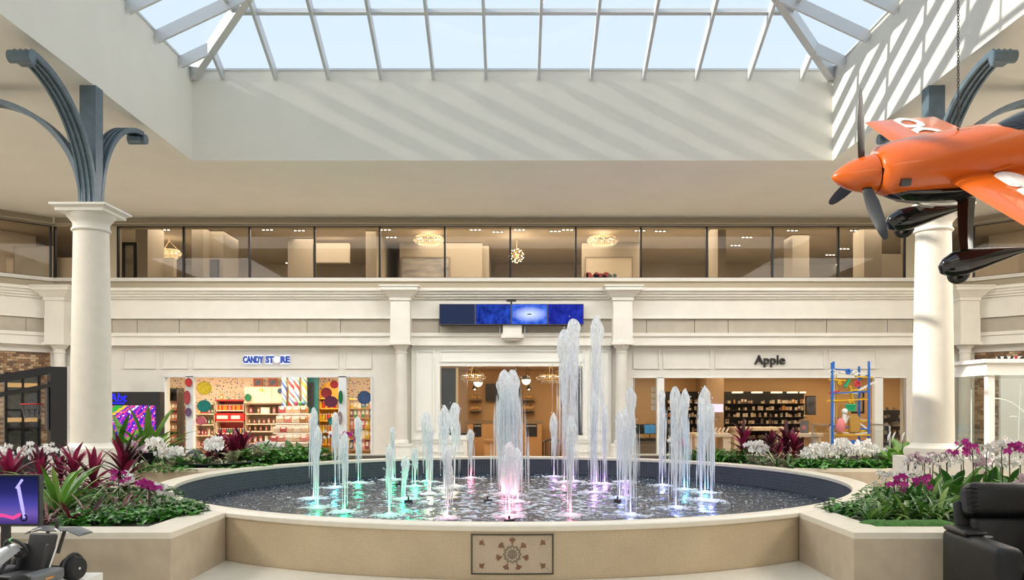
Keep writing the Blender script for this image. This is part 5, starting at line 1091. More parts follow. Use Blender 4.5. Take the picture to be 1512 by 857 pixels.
for i,(px,py,col,h) in enumerate(sorted(((483,676,'w',.62),(489,676,'m',.5),(499,676,'w',.58),(511,676,'m',.64)))):
    x,y=g3(px,py); y=min(y,16.9); orchid(x,y,SZ,col,h,6,.06,('white','magenta')[col=='m']+' orchid behind the turquoise jets, '+ORD[i]+' from the left','orchids behind the turquoise jets',False,1,1,2)
for i,(px,py,h) in enumerate(sorted(((325,683,.62),(345,681,.66),(357,681,.68),(310,684,.5)))):
    plb(px,py,'ti_plant','cord',('red','dark','red'),34,h*.7,(.03,1.15),'dark red ti plant before the candy shop, '+ORD[i]+' of four','plant','red ti plants before the candy shop',parts=False,stem=h*.35,seed=i+20)
for i,(px,py,h) in enumerate(sorted(((200,692,.3),(222,692,.34),(270,689,.38),(285,688,.36),(300,688,.36),(345,685,.45),(365,684,.45),(382,683,.48),(330,687,.3),(255,690,.3),(212,693,.22),(240,693,.2)))):
    plb(px,py,'variegated_plant','ovate' if i%2 else 'lance',('vari','deep','vari'),20,h,(.2,1.35),'cream edged variegated plant in the back left planter, '+ORD[i]+' from the column','plant','variegated plants before the candy shop',parts=False,seed=i)
for i,(px,py,h) in enumerate(sorted(((385,679,.55),(398,679,.5),(410,678,.45),(430,677,.42),(447,677,.4)))):
    plb(px,py,'leafy_plant','ovate' if i>2 else 'strap',('green','deep'),18,h,(.1,1.1),'leafy green plant before the candy bins, '+ORD[i]+' from the left','plant','green plants before the candy bins',parts=False,seed=i,wide=1.2)
# --- back right planter
groundcover('low_greenery',gx((1020,678,.35),(1045,678,.4),(1070,679,.45),(1090,680,.4)),SZ,.3,800,'ivy','low green foliage along the fountain rim before the computer shop',shape='lance',size=.16,hmax=.26)
groundcover('low_greenery',gx((1200,690,.35),(1225,690,.3),(1260,690,.3),(1290,690,.35),(1315,690,.3),(1190,688,.2)),SZ,.3,800,'ivy','fresh green ground cover along the front of the back right planter',size=.12,hmax=.16)
for i,(px,py,h,mks) in enumerate(sorted(((1097,680,.80,('dark','red','dark')),(1138,682,.66,('dark','red','dark')),(1160,682,.76,('dark','dark','red')),(1172,683,.70,('red','dark','dark')),(1150,684,.5,('red','dark'))))):
    plb(px,py,'ti_plant','cord',mks,36,h*.56,(.03,1.2),'maroon ti plant with a pink heart before the computer shop, '+ORD[i]+' of five','plant','ti plants before the computer shop',parts=False,stem=h*.5,seed=i+40)
for i,(px,py,h) in enumerate(sorted(((1128,686,.4),(1146,688,.42),(1165,687,.4),(1185,686,.3),(1212,684,.35),(1240,684,.35),(1280,684,.35),(1302,684,.3)))):
    plb(px,py,'variegated_plant','lance' if i<4 else 'ovate',('vari','deep','vari'),20,h,(.15,1.3),'cream edged variegated plant in the back right planter, '+ORD[i]+' from the fountain','plant','variegated plants before the computer shop',parts=False,seed=i+9)
for i,(px,py,h,nf) in enumerate(sorted(((1112,682,.42,8),(1122,682,.46,8),(1192,688,.42,12),(1200,688,.5,12),(1215,688,.5,14),(1224,687,.5,14),(1241,687,.56,14),(1250,687,.5,12),(1266,688,.5,14),(1273,687,.58,12),(1289,687,.46,12),(1300,686,.45,12)))):
    x,y=g3(px,py); orchid(x,y,SZ,'w',h*random.uniform(.6,1.05),nf,.07,'white orchid in the back right planter, '+ORD[i]+' from the fountain','orchids before the computer shop',False,(-1)**i,2,3,lh=.22)
for i,(px,col,h) in enumerate(sorted(((994,'w',.5),(1006,'m',.5),(1014,'m',.45)))):
    x,y=g3(px,677); y=min(y,16.9); orchid(x,y,SZ,col,h,6,.06,('white','magenta')[col=='m']+' orchid behind the blue jets, '+ORD[i]+' from the left','orchids behind the blue jets',False,-1,1,2)
for i,(px,py,h) in enumerate(sorted(((1318,688,.5),(1332,687,.55),(1325,690,.42)))):
    plb(px,py,'leafy_plant','ovate',('green','lime','green'),14,h,(.1,1.1),'bright green leafy plant next to the right column plinth, '+ORD[i]+' of three','plant','leafy plants beside the right plinth',parts=False,seed=i+3)
for i,px in enumerate((1318,1332,1311)):
    x,y=g3(px,687); e=empty('peace_lily',(x,y,SZ),0,'white spathe flower beside the right plinth, '+ORD[i]+' of three','flower','white spathe flowers'); MB().tube([(0,0,0),(.01,0,.45)],.007,5).build('stem',M['stem'],e); b=MB(); vs_,fs=lmesh('ovate',0); b.add([Vector(p)*.20+Vector((0,0,.42)) for p in vs_],fs); b.build('spathe',M['petal_w'],e,True)
# --- front right planter
mx_=[(3.55,7.15),(4.6,7.1)]
groundcover('ivy',gx((1240,752,.2),(1262,756,.25),(1285,752,.3),(1300,742,.3),(1310,758,.3)),SZ,.3,700,'ivy','dense dark green ivy at the inner corner of the right front planter')
o=MB()
for (px,py,r_) in ((1300,774,.30),(1330,775,.28),(1360,775,.3),(1390,775,.3),(1290,768,.2)):
    x,y=g3(px,py); o.sphere((x,max(y,YF+.33+.2),SZ-.02),r_*.7,14,8,1,.75,.38)
tag(o.build('moss',M['moss'],None,True),'bright green moss along the front edge of the right front planter','moss',kind='stuff')
groundcover('creeper',gx((1330,755,.4),(1370,755,.45),(1410,750,.5),(1350,740,.5),(1450,735,.6),(1490,735,.6),(1320,735,.4)),SZ,.3,900,'deep','dark green creeper covering the right front planter',size=.1,hmax=.2)
for i,(px,py,h) in enumerate(sorted(((1282,765,.22),(1300,764,.25),(1318,760,.28),(1340,764,.28),(1362,764,.3),(1385,764,.3),(1330,752,.3),(1352,752,.32),(1375,752,.34),(1396,757,.32),(1305,750,.25)))):
    pl(px,py,'spider_plant','lance',('green','lime','deep'),22,h*1.3,(.1,1.25),'narrow leaved green plant in the right front planter, '+ORD[i]+' from the fountain side','plant','narrow leaved clump in the right front planter',seed=i+60)
for i,(px,py,h,n_) in enumerate(sorted(((1372,745,.46,8),(1385,743,.44,7),(1408,738,.52,9),(1432,735,.42,8),(1462,733,.46,9),(1490,733,.5,9),(1480,728,.36,8),(1510,738,.42,8)))):
    pl(px,py,'broad_leaf_plant','ovate',('deep','green'),n_,h,(.05,.8),'broad dark green leaved plant behind the recliner, '+ORD[i]+' from the left','plant','broad leaved plants behind the recliner',seed=i+80,wide=.75)
for i,(px,py,col,h,nf,st) in enumerate(sorted(((1322,752,'m',.40,7,1),(1353,748,'m',.40,8,1),(1305,748,'w',.46,7,1),(1336,745,'w',.42,9,2),(1438,745,'m',.80,12,1),(1452,738,'w',.78,9,1),(1420,735,'w',.66,12,2),(1478,738,'w',.78,10,1),(1492,742,'m',.78,8,1),(1506,740,'w',.70,9,1),(1500,758,'s',.42,8,1),(1462,735,'w',.55,8,1),(1440,728,'s',.5,10,1),(1478,728,'w',.52,10,2)))):
    x,y=g3(px,py); orchid(x,y,SZ,col,h,nf,.052,{'w':'white','m':'magenta','s':'speckled'}[col]+' orchid in the right front planter, '+ORD[i]+' orchid from the fountain side',None,True,-1 if px in (1438,1305,1420) else 1,st,3)
for i,(px,h) in enumerate(sorted(((1338,.5),(1350,.55),(1362,.52),(1374,.55),(1386,.52),(1396,.58)))):
    x,y=g3(px,724); orchid(x,y,SZ,'s' if i%2 else 'w',h,9,.04,'small speckled orchid before the right column plinth, '+ORD[i]+' from the left','small orchids before the right plinth',False,(-1)**i,2,2,lh=.2)
# ------------------------------------------------------------------ aerobatic plane hanging on chains
# local axes: x = towards the nose, y = far (starboard) wing, z = up
PLX, PLY, PLZ = 2.87, 7.2, 3.975         # spinner tip
roll = math.radians(34); pitch = math.radians(-5)
pe = empty('stunt_plane', (PLX,PLY,PLZ), 0, 'orange and black stunt plane hanging on chains at the right', 'plane')
pe.matrix_world = Matrix.Translation((PLX,PLY,PLZ)) @ Matrix.Rotation(PI,4,'Z') @ Matrix.Rotation(-pitch,4,'Y') @ Matrix.Diagonal((1,-1,1,1)) if False else Matrix.Translation((PLX,PLY,PLZ)) @ Matrix.Rotation(pitch,4,'Y') @ Matrix.Rotation(roll,4,'X')
# here local +x points to the tail, local +y away from the viewer, local +z up
def section(x, zc, w, ht, hb, n=28, sq=2.4):
    out=[]
    for k in range(n):
        a=2*PI*k/n; c,s_=math.cos(a),math.sin(a); h=ht if s_>0 else hb
        out.append(Vector((x, w*math.copysign(abs(c)**(2/sq),c), zc+h*math.copysign(abs(s_)**(2/sq),s_))))
    return out
def loft(b, secs, cap=True):
    n=len(secs[0]); vs_=[p for s_ in secs for p in s_]; m_=len(secs)
    fs=[(i*n+k,i*n+(k+1)%n,(i+1)*n+(k+1)%n,(i+1)*n+k) for i in range(m_-1) for k in range(n)]
    if cap: fs+=[tuple(range(n))[::-1],tuple((m_-1)*n+k for k in range(n))]
    return b.add(vs_,fs)
b=MB(); loft(b,[section(x,0,r,r,r,24,2) for x,r in ((0,.006),(.02,.035),(.06,.07),(.13,.112),(.21,.143),(.30,.163),(.36,.172),(.375,.172))]); b.build('spinner',M['orange'],pe,True)
b=MB(); SEC=[(.385,0,.19,.19,.16),(.42,0,.235,.225,.18),(.55,.01,.27,.25,.20),(.75,.02,.285,.265,.21),(1.0,.03,.29,.285,.22),(1.3,.05,.29,.29,.23),(1.6,.06,.28,.29,.24),(2.0,.07,.25,.27,.24),(2.5,.09,.19,.23,.2),(3.1,.12,.11,.17,.13),(3.6,.14,.05,.1,.07)]
loft(b,[section(x,z,w,ht,hb) for x,z,w,ht,hb in SEC]); fus=b.build('fuselage',M['orange'],pe,True)
b=MB(); b.box(.50,.585,-.289,-.25,-.03,.03); b.build('air_scoop',M['gloss_black'],fus)
b=MB(); b.box(.383,.392,-.17,.17,-.03,.10); b.build('cowl_intake',M['gloss_black'],fus)
b=MB(); b.bar((1.28,-.295,.04),(1.44,-.297,.075),.012,.04,(0,1,0)); b.build('step_scoop',M['orange'],fus)
# black belly fairing with exhaust
b=MB(); loft(b,[section(x,z,w,.05,hb,20,2) for x,z,w,hb in ((.40,-.10,.12,.04),(.46,-.10,.20,.10),(.6,-.10,.262,.16),(.8,-.11,.275,.19),(1.05,-.12,.275,.20),(1.3,-.12,.25,.17),(1.6,-.13,.17,.10),(1.75,-.13,.06,.04))]); b.build('belly_fairing',M['gloss_black'],pe,True)
b=MB(); 
for yy in (-.07,.07): b.tube([(.72,yy,-.22),(.86,yy,-.30),(.95,yy,-.315)],.028,10)
b.build('exhaust_pipe',M['silver'],pe,True)
# canopy
b=MB(); loft(b,[section(x,.24,w,h,.06,20,2) for x,w,h in ((1.33,.04,.03),(1.43,.13,.11),(1.62,.19,.20),(1.95,.205,.25),(2.2,.18,.22),(2.45,.12,.12),(2.65,.05,.03))]); b.build('canopy',M['gloss_black'],pe,True)
# wings: one mesh, with real aerofoil thickness
def wing(sgn, span, name):
    b=MB(); secs=[]
    for t in (0,.25,.5,.75,.93,1.0):
        y=sgn*(.16+t*span); c=.95-.2*t; xl=.93+.06*t; th=.058*(1-.5*t)*(1 if t<1 else .35); prof=[(0,0),(.04,.55),(.15,.9),(.32,1),(.6,.72),(.85,.28),(1,.02),(.85,-.22),(.6,-.5),(.32,-.75),(.15,-.7),(.04,-.45)]
        secs.append([Vector((xl+c*u,y,-.03+th*w_+.0*t)) for u,w_ in prof])
    loft(b,secs); w=b.build(name,M['orange'],pe,True)
    b=MB()   # white roundels printed on the upper skin
    for t,r0_,r1_ in ((.22,.0,.15),(.52,.12,.21),(.83,.08,.16)):
        y0=sgn*(.16+t*span); c=.95-.2*t; x0=.93+.06*t+c*.46; n_=24
        z_=lambda y:-.03+.058*(1-.5*(abs(y)-.16)/span)*1.02+.006
        vs_=[]
        for rr in (r0_,r1_): vs_+=[Vector((x0+rr*math.cos(2*PI*k/n_)*.9,y0+rr*1.25*math.sin(2*PI*k/n_),z_(y0+rr*1.25*math.sin(2*PI*k/n_))-.010*abs(math.cos(2*PI*k/n_))*rr/.15)) for k in range(n_)]
        b.add(vs_,[(k,(k+1)%n_,n_+(k+1)%n_,n_+k) for k in range(n_)])
    b.build('roundel',M['mural_white'],w); return w
wing(1,1.5,'wing'); wn=wing(-1,1.5,'wing')
text('wing_letter','R',.17,(1.30,-.62,.042),M['mural_white'],wn,.002,rot=(0,0,PI)); 
b=MB(); loft(b,[[Vector((3.15+.3*t+c*u,0,.2+t*.55))+Vector((0,w_*.02,0)) for u,w_ in ((0,0),(.3,1),(1,0),(.3,-1))] for t,c in ((0,.5),(1,.28))]); b.build('tail_fin',M['orange'],pe)
b=MB(); loft(b,[[Vector((3.2+.1*abs(t)+(.38-.12*abs(t))*u,t*.72,.15+w_*.016)) for u,w_ in ((0,0),(.3,1),(1,0),(.3,-1))] for t in (-1,0,1)]); b.build('tailplane',M['orange'],pe)
# propeller: three black blades at rest
prop=empty('propeller',(.27,0,0)); prop.parent=pe
for k,ang in enumerate((-66,40,152)):
    a=math.radians(ang); u=Vector((0,math.cos(a),-math.sin(a))); v=Vector((0,-math.sin(a),-math.cos(a))); secs=[]
    for r_,w_,th,tw in ((.10,.06,.03,1.25),(.2,.09,.022,1.1),(.34,.115,.016,1.0),(.5,.105,.012,.95),(.64,.08,.009,.9),(.72,.05,.006,.9),(.745,.014,.003,.9)):
        ch=(v*math.cos(tw)+Vector((1,0,0))*math.sin(tw))*w_*.5; nn_=(Vector((1,0,0))*math.cos(tw)-v*math.sin(tw))*th*.5; c_=u*r_
        secs.append([c_-ch,c_+nn_,c_+ch,c_-nn_])
    b=MB(); loft(b,secs); b.build('blade',M['black'],prop,True)
# landing gear
gear=empty('landing_gear',(0,0,0)); gear.parent=pe
for sgn in (-1,1):
    b=MB(); secs=[]
    for t in (0,.25,.5,.75,1):
        c_=Vector((1.20-.10*t,sgn*(.14+.34*t+.06*t*t),-.22-.42*t**.9)); w_=.085-.03*t; th=.03-.012*t
        secs.append([c_+Vector((-w_,0,0)),c_+Vector((0,sgn*th,th*.5)),c_+Vector((w_,0,0)),c_+Vector((0,-sgn*th,-th*.5))])
    loft(b,secs); b.build('gear_leg',M['gloss_black'],gear,True)
    b=MB(); loft(b,[[Vector((x,sgn*.54+w_*math.cos(2*PI*k/16),-.70+zc_+h_*math.sin(2*PI*k/16))) for k in range(16)] for x,w_,h_,zc_ in ((.86,.01,.01,-.01),(.89,.05,.07,-.01),(.97,.085,.115,0),(1.08,.095,.125,.01),(1.22,.085,.10,.03),(1.42,.05,.06,.06),(1.62,.012,.02,.085))])
    b.build('wheel_pant',M['gloss_black'],gear,True)
    MB().torus((1.06,sgn*.54,-.79),.07,.035,16,8,axis='Y').build('tyre',M['black'],gear,True)
# chains
link=MB().torus((0,0,0),.011,.0035,8,4,axis='Y').mesh('links',M['dark_metal'])
def chain(x,y,z0,z1,label):
    b=MB(); n_=int((z1-z0)/.026)
    for i in range(n_):
        z=z0+i*.026; 
        q=MB(Matrix.Translation((0,0,z-z0))@Matrix.Rotation(PI/2*(i%2),4,'Z')@Matrix.Diagonal((1,1,1.55,1))); q.torus((0,0,0),.010,.004,6,4,axis='Y'); b.add(q.v,q.f)
    o=b.build('hanging_chain',M['dark_metal']); o.location=(x,y,z0); tag(o,label,'chain'); o['kind']='thing'
bpy.context.view_layer.update()
def hook(lx,ly,lz): return pe.matrix_world @ Vector((lx,ly,lz))
h1=hook(1.07,.0,.30); chain(h1.x,h1.y,h1.z,ZT+K*(WX-h1.x)-.1,'steel chain from the skylight to the nose deck of the stunt plane')
h2=hook(1.74,-.1,.30); chain(h2.x,h2.y,h2.z+.15,ZT+K*max(0,WX-h2.x)-.1,'steel chain beside the canopy of the stunt plane at the right edge')
# ------------------------------------------------------------------ recliner on a low platform
leather=mat('black_leather',(.006,.006,.007),.45,bump=.35,bscale=9,spec=.35); leather2=mat('black_leather_side',(.008,.009,.011),.5,bump=.1,bscale=30,spec=.35)
o=MB().box(2.95,6.2,4.3,6.35,0,.33).build('display_platform',M['white']); tag(o,'white display platform under the black recliner','platform')
re_=empty('recliner',(3.69,5.72,.33),math.radians(-7),'black leather power recliner armchair in front of the right planter','armchair')
def cushion(b,x0,x1,y0,y1,z0,z1,r,seg=3,puff=.0):
    bm=bmesh.new(); bmesh.ops.create_cube(bm,size=1)
    for v in bm.verts: v.co=Vector((x0+(x1-x0)*(v.co.x+.5),y0+(y1-y0)*(v.co.y+.5),z0+(z1-z0)*(v.co.z+.5)))
    bmesh.ops.bevel(bm,geom=bm.edges[:],offset=r,segments=seg,affect='EDGES',profile=.5); bm.verts.index_update()
    b.add([v.co.copy() for v in bm.verts],[[v.index for v in f.verts] for f in bm.faces]); bm.free(); return b
cushion(MB(),-.45,-.27,-.52,.38,.02,.655,.05).build('arm',leather2,re_,True); cushion(MB(),.27,.45,-.52,.38,.02,.655,.05).build('arm',leather2,re_,True)
for sgn in (-1,1):
    c_=cushion(MB(),sgn*.36-.085,sgn*.36+.085,-.02,.36,.648,.685,.018).build('arm_pad',leather,re_,True)
MB().lathe([(.001,0),(.03,0),(.03,.008),(.001,.008)],12,(-.30,-.06,.657)).build('control_button',M['silver'],re_)
cushion(MB(),-.27,.27,-.55,.22,.30,.50,.06).build('seat',leather,re_,True); cushion(MB(),-.27,.27,-.56,-.40,.06,.33,.04).build('footrest',leather,re_,True)
bm_=Matrix.Translation((0,.22,.42))@Matrix.Rotation(-.17,4,'X')
b=MB(bm_); cushion(b,-.275,.275,-.05,.12,-.02,.36,.06); b.build('backrest',leather,re_,True)
b=MB(bm_); cushion(b,-.315,.25,-.10,.12,.33,.60,.075,4)
for k in range(6):   # gathered pleats at the cushion ends
    b.tube([(-.312,-.03,.375+.036*k),(-.30,-.085,.372+.037*k),(-.255,-.101,.38+.034*k)],.006,5)
b.build('head_cushion',leather,re_,True)
b=MB(bm_); cushion(b,-.34,.30,.08,.17,-.05,.47,.03); b.build('back_shell',leather2,re_,True)
cushion(MB(),-.30,.30,-.45,.36,.03,.2,.02).build('base',leather2,re_,True)
# ------------------------------------------------------------------ kart, screen on the left platform
o=MB().box(-6.5,-3.0,4.3,5.87,0,.70).build('display_platform',M['white']); tag(o,'white display platform under the electric kart','platform')
kg=mat('kart_grey',(.30,.31,.32),.35,coat=.3); kd=mat('kart_dark',(.03,.03,.033),.5); tyre=mat('tyre_rubber',(.016,.016,.017),.75,bump=.3,bscale=60); ks=mat('kart_silver',(.16,.165,.17),.4,.3)
ka=empty('electric_kart',(-3.32,5.45,.70),math.radians(258),'grey and black electric go kart with rear wing on the left platform','kart')
ka.scale=(.56,.56,.56)
# local: +x forward, +y left
def wheel(x,y,r,w):
    e=empty('wheel',(x,y,r)); e.parent=ka
    MB(Matrix.Rotation(PI/2,4,'X')).lathe([(r*.55,-w/2),(r*.86,-w/2),(r*.97,-w*.36),(r,-w*.15),(r,w*.15),(r*.97,w*.36),(r*.86,w/2),(r*.55,w/2)],26).build('tyre',tyre,e,True)
    MB(Matrix.Rotation(PI/2,4,'X')).lathe([(.001,-w*.42),(r*.3,-w*.44),(r*.5,-w*.3),(r*.56,-w*.46),(r*.58,w*.46),(r*.5,w*.3),(r*.3,w*.44),(.001,w*.42)],18).build('hub',ks,e,True)
    MB().sphere((0,-w*.46,0),.02,8,6).build('axle_cap',M['silver'],e); MB().sphere((0,w*.46,0),.02,8,6).build('axle_cap',M['silver'],e)
for x,y,r,w in ((-.38,.36,.15,.19),(-.38,-.36,.15,.19),(.48,.37,.125,.12),(.48,-.37,.125,.12)): wheel(x,y,r,w)
b=MB(); 
for sgn in (-1,1): b.tube([(-.45,sgn*.2,.1),(.1,sgn*.22,.09),(.5,sgn*.18,.09),(.78,sgn*.12,.1)],.02,8)
b.tube([(.48,-.36,.12),(.48,.36,.12)],.018,8); b.tube([(-.38,-.36,.15),(-.38,.36,.15)],.022,8); b.box(-.45,.6,-.17,.17,.055,.075); b.build('chassis',kd,ka,True)
b=MB(); loft(b,[[Vector((x,y*w_,z+dz)) for y,dz in ((-1,0),(-.7,h_),(0,h_*1.25),(.7,h_),(1,0),(0,-.02))] for x,w_,z,h_ in ((.16,.10,.46,.06),(.32,.12,.40,.08),(.52,.13,.31,.08),(.72,.115,.22,.06),(.86,.09,.17,.03))]); nf_=b.build('nose_fairing',kg,ka,True)
text('lettering','ninebot',.05,(.50,-.128,.345),kd,nf_,.002,rot=(PI/2+.1,-.45 if False else 0,0))
b=MB(); b.tube([(.60,-.42,.1),(.86,-.40,.1),(.97,-.2,.1),(1.0,0,.1),(.97,.2,.1),(.86,.40,.1),(.60,.42,.1)],.028,8); b.tube([(.62,-.36,.17),(.88,-.32,.17),(.95,0,.17),(.88,.32,.17),(.62,.36,.17)],.018,8); cushion(b,.84,1.0,-.28,.28,.06,.16,.03); b.build('front_bumper',kd,ka,True)
for sgn in (-1,1):
    b=MB(); cushion(b,-.18,.34,sgn*.33-.10,sgn*.33+.10,.07,.21,.04); b.build('side_pod',ks,ka,True)
    b=MB(); b.torus((-.38,sgn*.36,.15),.175,.02,14,6,axis='Y',a0=.2,a1=PI-.1); b.build('rear_guard',kd,ka,True)
    b=MB(); b.box(.02,.14,sgn*.431-.003,sgn*.431+.003,.12,.135); b.build('amber_reflector',mat('amber_refl',(.8,.3,.02),.4),ka)
b=MB(); b.bar((-.30,0,.52),(-.05,0,.16),.32,.05,(0,1,0)) if False else None
b=MB(Matrix.Translation((-.12,0,.12))@Matrix.Rotation(-.32,4,'Y')); cushion(b,-.07,.0,-.19,.19,.0,.50,.03); cushion(b,-.06,.08,-.21,-.15,.02,.36,.025); cushion(b,-.06,.08,.15,.21,.02,.36,.025); b.build('seat_back',kd,ka,True)
cushion(MB(),-.14,.26,-.18,.18,.09,.16,.03).build('seat',kd,ka,True)
b=MB()
for sgn in (-1,1): b.tube([(-.14,sgn*.21,.14),(-.26,sgn*.215,.40),(-.34,sgn*.20,.60),(-.38,sgn*.1,.63)],.012,8)
b.build('seat_frame',M['silver'],ka,True)
b=MB(Matrix.Translation((.12,0,.47))@Matrix.Rotation(-1.0,4,'Y')); b.torus((0,0,0),.135,.02,26,8); b.box(-.02,.02,-.12,.12,-.01,.01); b.box(-.12,.0,-.02,.02,-.01,.01); sw=b.build('steering_wheel',kd,ka,True)
MB(Matrix.Translation((.12,0,.47))@Matrix.Rotation(-1.0,4,'Y')).box(.118,.152,-.012,.012,-.022,.022).build('green_mark',mat('green_mark',(.1,.6,.1),.4),sw)
MB().tube([(.12,0,.46),(.45,0,.14)],.018,8).build('steering_column',kd,ka,True)
wg=empty('rear_wing',(-.52,0,.60)); wg.parent=ka
b=MB(); 
secs=[[Vector((x0_+dx,y,z_+dz)) for dx,dz in ((-.12,.012),(0,.022),(.12,.0),(.12,-.012),(-.12,-.004))] for y,z_,x0_ in ((-.40,-.05,-.03),(-.25,.015,0),(0,.0,0),(.25,.015,0),(.40,-.05,-.03))]
loft(b,secs); b.build('blade',ks,wg,True)
for sgn in (-1,1): MB().bar((.12,sgn*.12,-.28),(0,sgn*.12,0),.02,.04).build('strut',kd,wg)
MB().tube([(.0,0,0),(.0,0,.12)],.02,8).build('antenna',kd,wg)
# scooter advert on a small screen standing behind the kart platform
tv=empty('advert_screen',(0,6.02,0),0,'flat screen showing a purple picture of an electric scooter, left of the kart','screen'); d=6.0
x0,x1,z0,z1=px3(-52,d),px3(56,d),pz3(777,d),pz3(702,d)
MB().box(x0,x1,.0,.05,z0,z1).build('bezel',M['black'],tv)
m,n,l,b_=nt('advert_picture'); n.remove(b_); tc=n.new('ShaderNodeTexCoord'); sp_=n.new('ShaderNodeSeparateXYZ'); l.new(tc.outputs['Generated'],sp_.inputs[0]); r=n.new('ShaderNodeValToRGB'); el=r.color_ramp.elements
el[0].position=0; el[0].color=(.035,.02,.11,1); el[1].position=1; el[1].color=(.006,.008,.035,1)
for p,c in ((.22,(.10,.06,.25)),(.4,(.045,.04,.22)),(.65,(.015,.015,.09))): q=el.new(p); q.color=(*c,1)
l.new(sp_.outputs[2],r.inputs[0]); em=n.new('ShaderNodeEmission'); em.inputs[1].default_value=1.1; l.new(r.outputs[0],em.inputs[0]); l.new(em.outputs[0],n['Material Output'].inputs[0])
scn=MB().box(x0+.012,x1-.012,-.005,0,z0+.012,z1-.012).build('screen',m,tv)
sp2=lambda px,py:Vector((px3(px,5.985),-.009,pz3(py,5.985)))
b=MB(); b.tube([sp2(24,719),sp2(28,740),sp2(31,755)],.0125,6); b.tube([sp2(21,722),sp2(30,709)],.009,6); b.tube([sp2(31,755),sp2(33,766)],.010,6); b.build('scooter_stem',emit('lilac_glow',(.36,.32,.75),1),scn)
b=MB(); b.tube([sp2(-45,768),sp2(0,762),sp2(16,766),sp2(27,761)],.013,6); b.build('scooter_deck',emit('pink_glow',(.85,.05,.22),1),scn)
b=MB(); b.torus(sp2(32,766),.022,.007,16,6,axis='Y'); b.torus(sp2(-44,768),.022,.007,16,6,axis='Y'); b.build('scooter_wheel',emit('wheel_dark',(.01,.01,.03),1),scn)
b=MB(); b.box((x0+x1)/2-.03,(x0+x1)/2+.03,.02,.05,.02,z0+.05); b.box((x0+x1)/2-.2,(x0+x1)/2+.2,-.08,.22,0,.02); b.build('stand',M['black'],tv)
# ------------------------------------------------------------------ hoop arcade machine
ar=empty('hoop_arcade',(-7.07,12.66,0),math.radians(33),'tall black basketball hoop arcade machine behind the left planter','arcade machine')
# local: -x towards the player end, +x = tall hoop end ; -y faces the viewer
ab=mat('arcade_black',(.012,.012,.014),.45); ag=mat('arcade_grey',(.055,.058,.065),.4)
MB().box(-2.3,0,-.45,.45,0,1.12).build('cabinet',ab,ar)
b=MB(); b.box(-.22,.0,-.46,.46,1.12,2.52); b.build('hoop_tower',ab,ar); MB().box(.0,.02,-.44,.44,.02,2.5).build('end_panel',ag,ar)
for yy in (-.455,.445): MB().box(.0,.03,yy-.012,yy+.02,0,2.53).build('edge_trim',M['silver'],ar)
b=MB(); b.bar((-2.2,-.44,2.05),(-.2,-.44,2.48),.05,.10,(0,0,1)); b.bar((-2.2,.44,2.05),(-.2,.44,2.48),.05,.10,(0,0,1)); b.bar((-2.2,-.44,1.80),(-.2,-.44,2.24),.04,.06,(0,0,1)); b.bar((-2.2,.44,1.80),(-.2,.44,2.24),.04,.06,(0,0,1))
b.box(-2.22,-2.15,-.46,-.40,1.1,2.1); b.box(-2.22,-2.15,.40,.46,1.1,2.1); b.bar((-1.4,-.44,1.06),(-.2,-.44,1.26),.04,.18,(0,0,1)); b.bar((-1.2,-.44,1.0),(-1.2,-.44,2.2),.05,.05,(0,1,0)); b.build('rail',ab,ar)
MB().box(-.26,-.235,-.36,.36,1.55,2.30).build('backboard',ag,ar)
b=MB(); b.torus((-.45,-.08,1.95),.15,.010,22,8); b.build('hoop',M['red'],ar,True)
b=MB()
for k in range(10):
    a=2*PI*k/10; a2=a+.35; b.tube([(-.45+.15*math.cos(a),-.08+.15*math.sin(a),1.94),(-.45+.1*math.cos(a2),-.08+.1*math.sin(a2),1.72)],.003,4); b.tube([(-.45+.15*math.cos(a2),-.08+.15*math.sin(a2),1.94),(-.45+.1*math.cos(a),-.08+.1*math.sin(a),1.72)],.003,4)
b.build('net',mat('net_grey',(.25,.25,.25),.7),ar)
for yy,zz in ((-.3,1.17),(.0,1.17),(.3,1.17)): MB().box(.02,.05,yy-.04,yy+.04,zz-.03,zz+.03).build('hinge',M['silver'],ar)
MB().box(-.6,.5,-.002,0,0,0).build('floor_line',ab,ar) if False else None
MB().bar((-2.1,-.46,.98),(-1.35,-.46,1.08),.02,.02).build('white_stripe',M['white'],ar)
b=MB(); b.lathe([(.07,1.0),(.07,1.05),(.05,1.07),(.05,1.12)],12,(.2,-.05,-.0)); b.box(.03,.06,-.1,.1,.6,1.10); b.build('mechanism',M['silver'],ar)
o=MB().box(px3(100,13.6),px3(107.5,13.6),13.6,13.9,0,pz3(629,13.6)).build('green_board',mat('green_board',(.03,.30,.15),.5)); tag(o,'narrow green board standing between the arcade machine and the left column','board')
# ------------------------------------------------------------------ coloured peg board
pd=18.6; lb_=empty('peg_light_board',(px3(200,pd),pd,0),0,'big black peg light board with rainbow pegs and slanted blue lettering','light board')
x0,x1=px3(160,pd)-lb_.location.x,px3(236,pd)-lb_.location.x; zt_=pz3(579,pd)
MB().box(x0,x1,0,.25,0,zt_).build('cabinet',ab,lb_)
text('lettering','Abt',.27,(px3(174,pd)-lb_.location.x,-.012,pz3(588,pd)),emit('abt_blue',(.03,.03,.95),1.0),lb_,.012,bold=0,shear=.15); text('lettering','Electronics',.075,(px3(174,pd)-lb_.location.x,-.012,pz3(595.5,pd)),emit('abt_blue2',(.03,.03,.95),1.0),lb_,.01)
PC=[(.18,.02,.55),(.08,.02,.45),(.02,.03,.6),(.65,.04,.45),(.85,.12,.2),(.05,.45,.05),(.8,.6,.05),(.85,.85,.9),(.4,.02,.5)]
pegs=[MB() for _ in PC]; zz=pz3(600,pd)
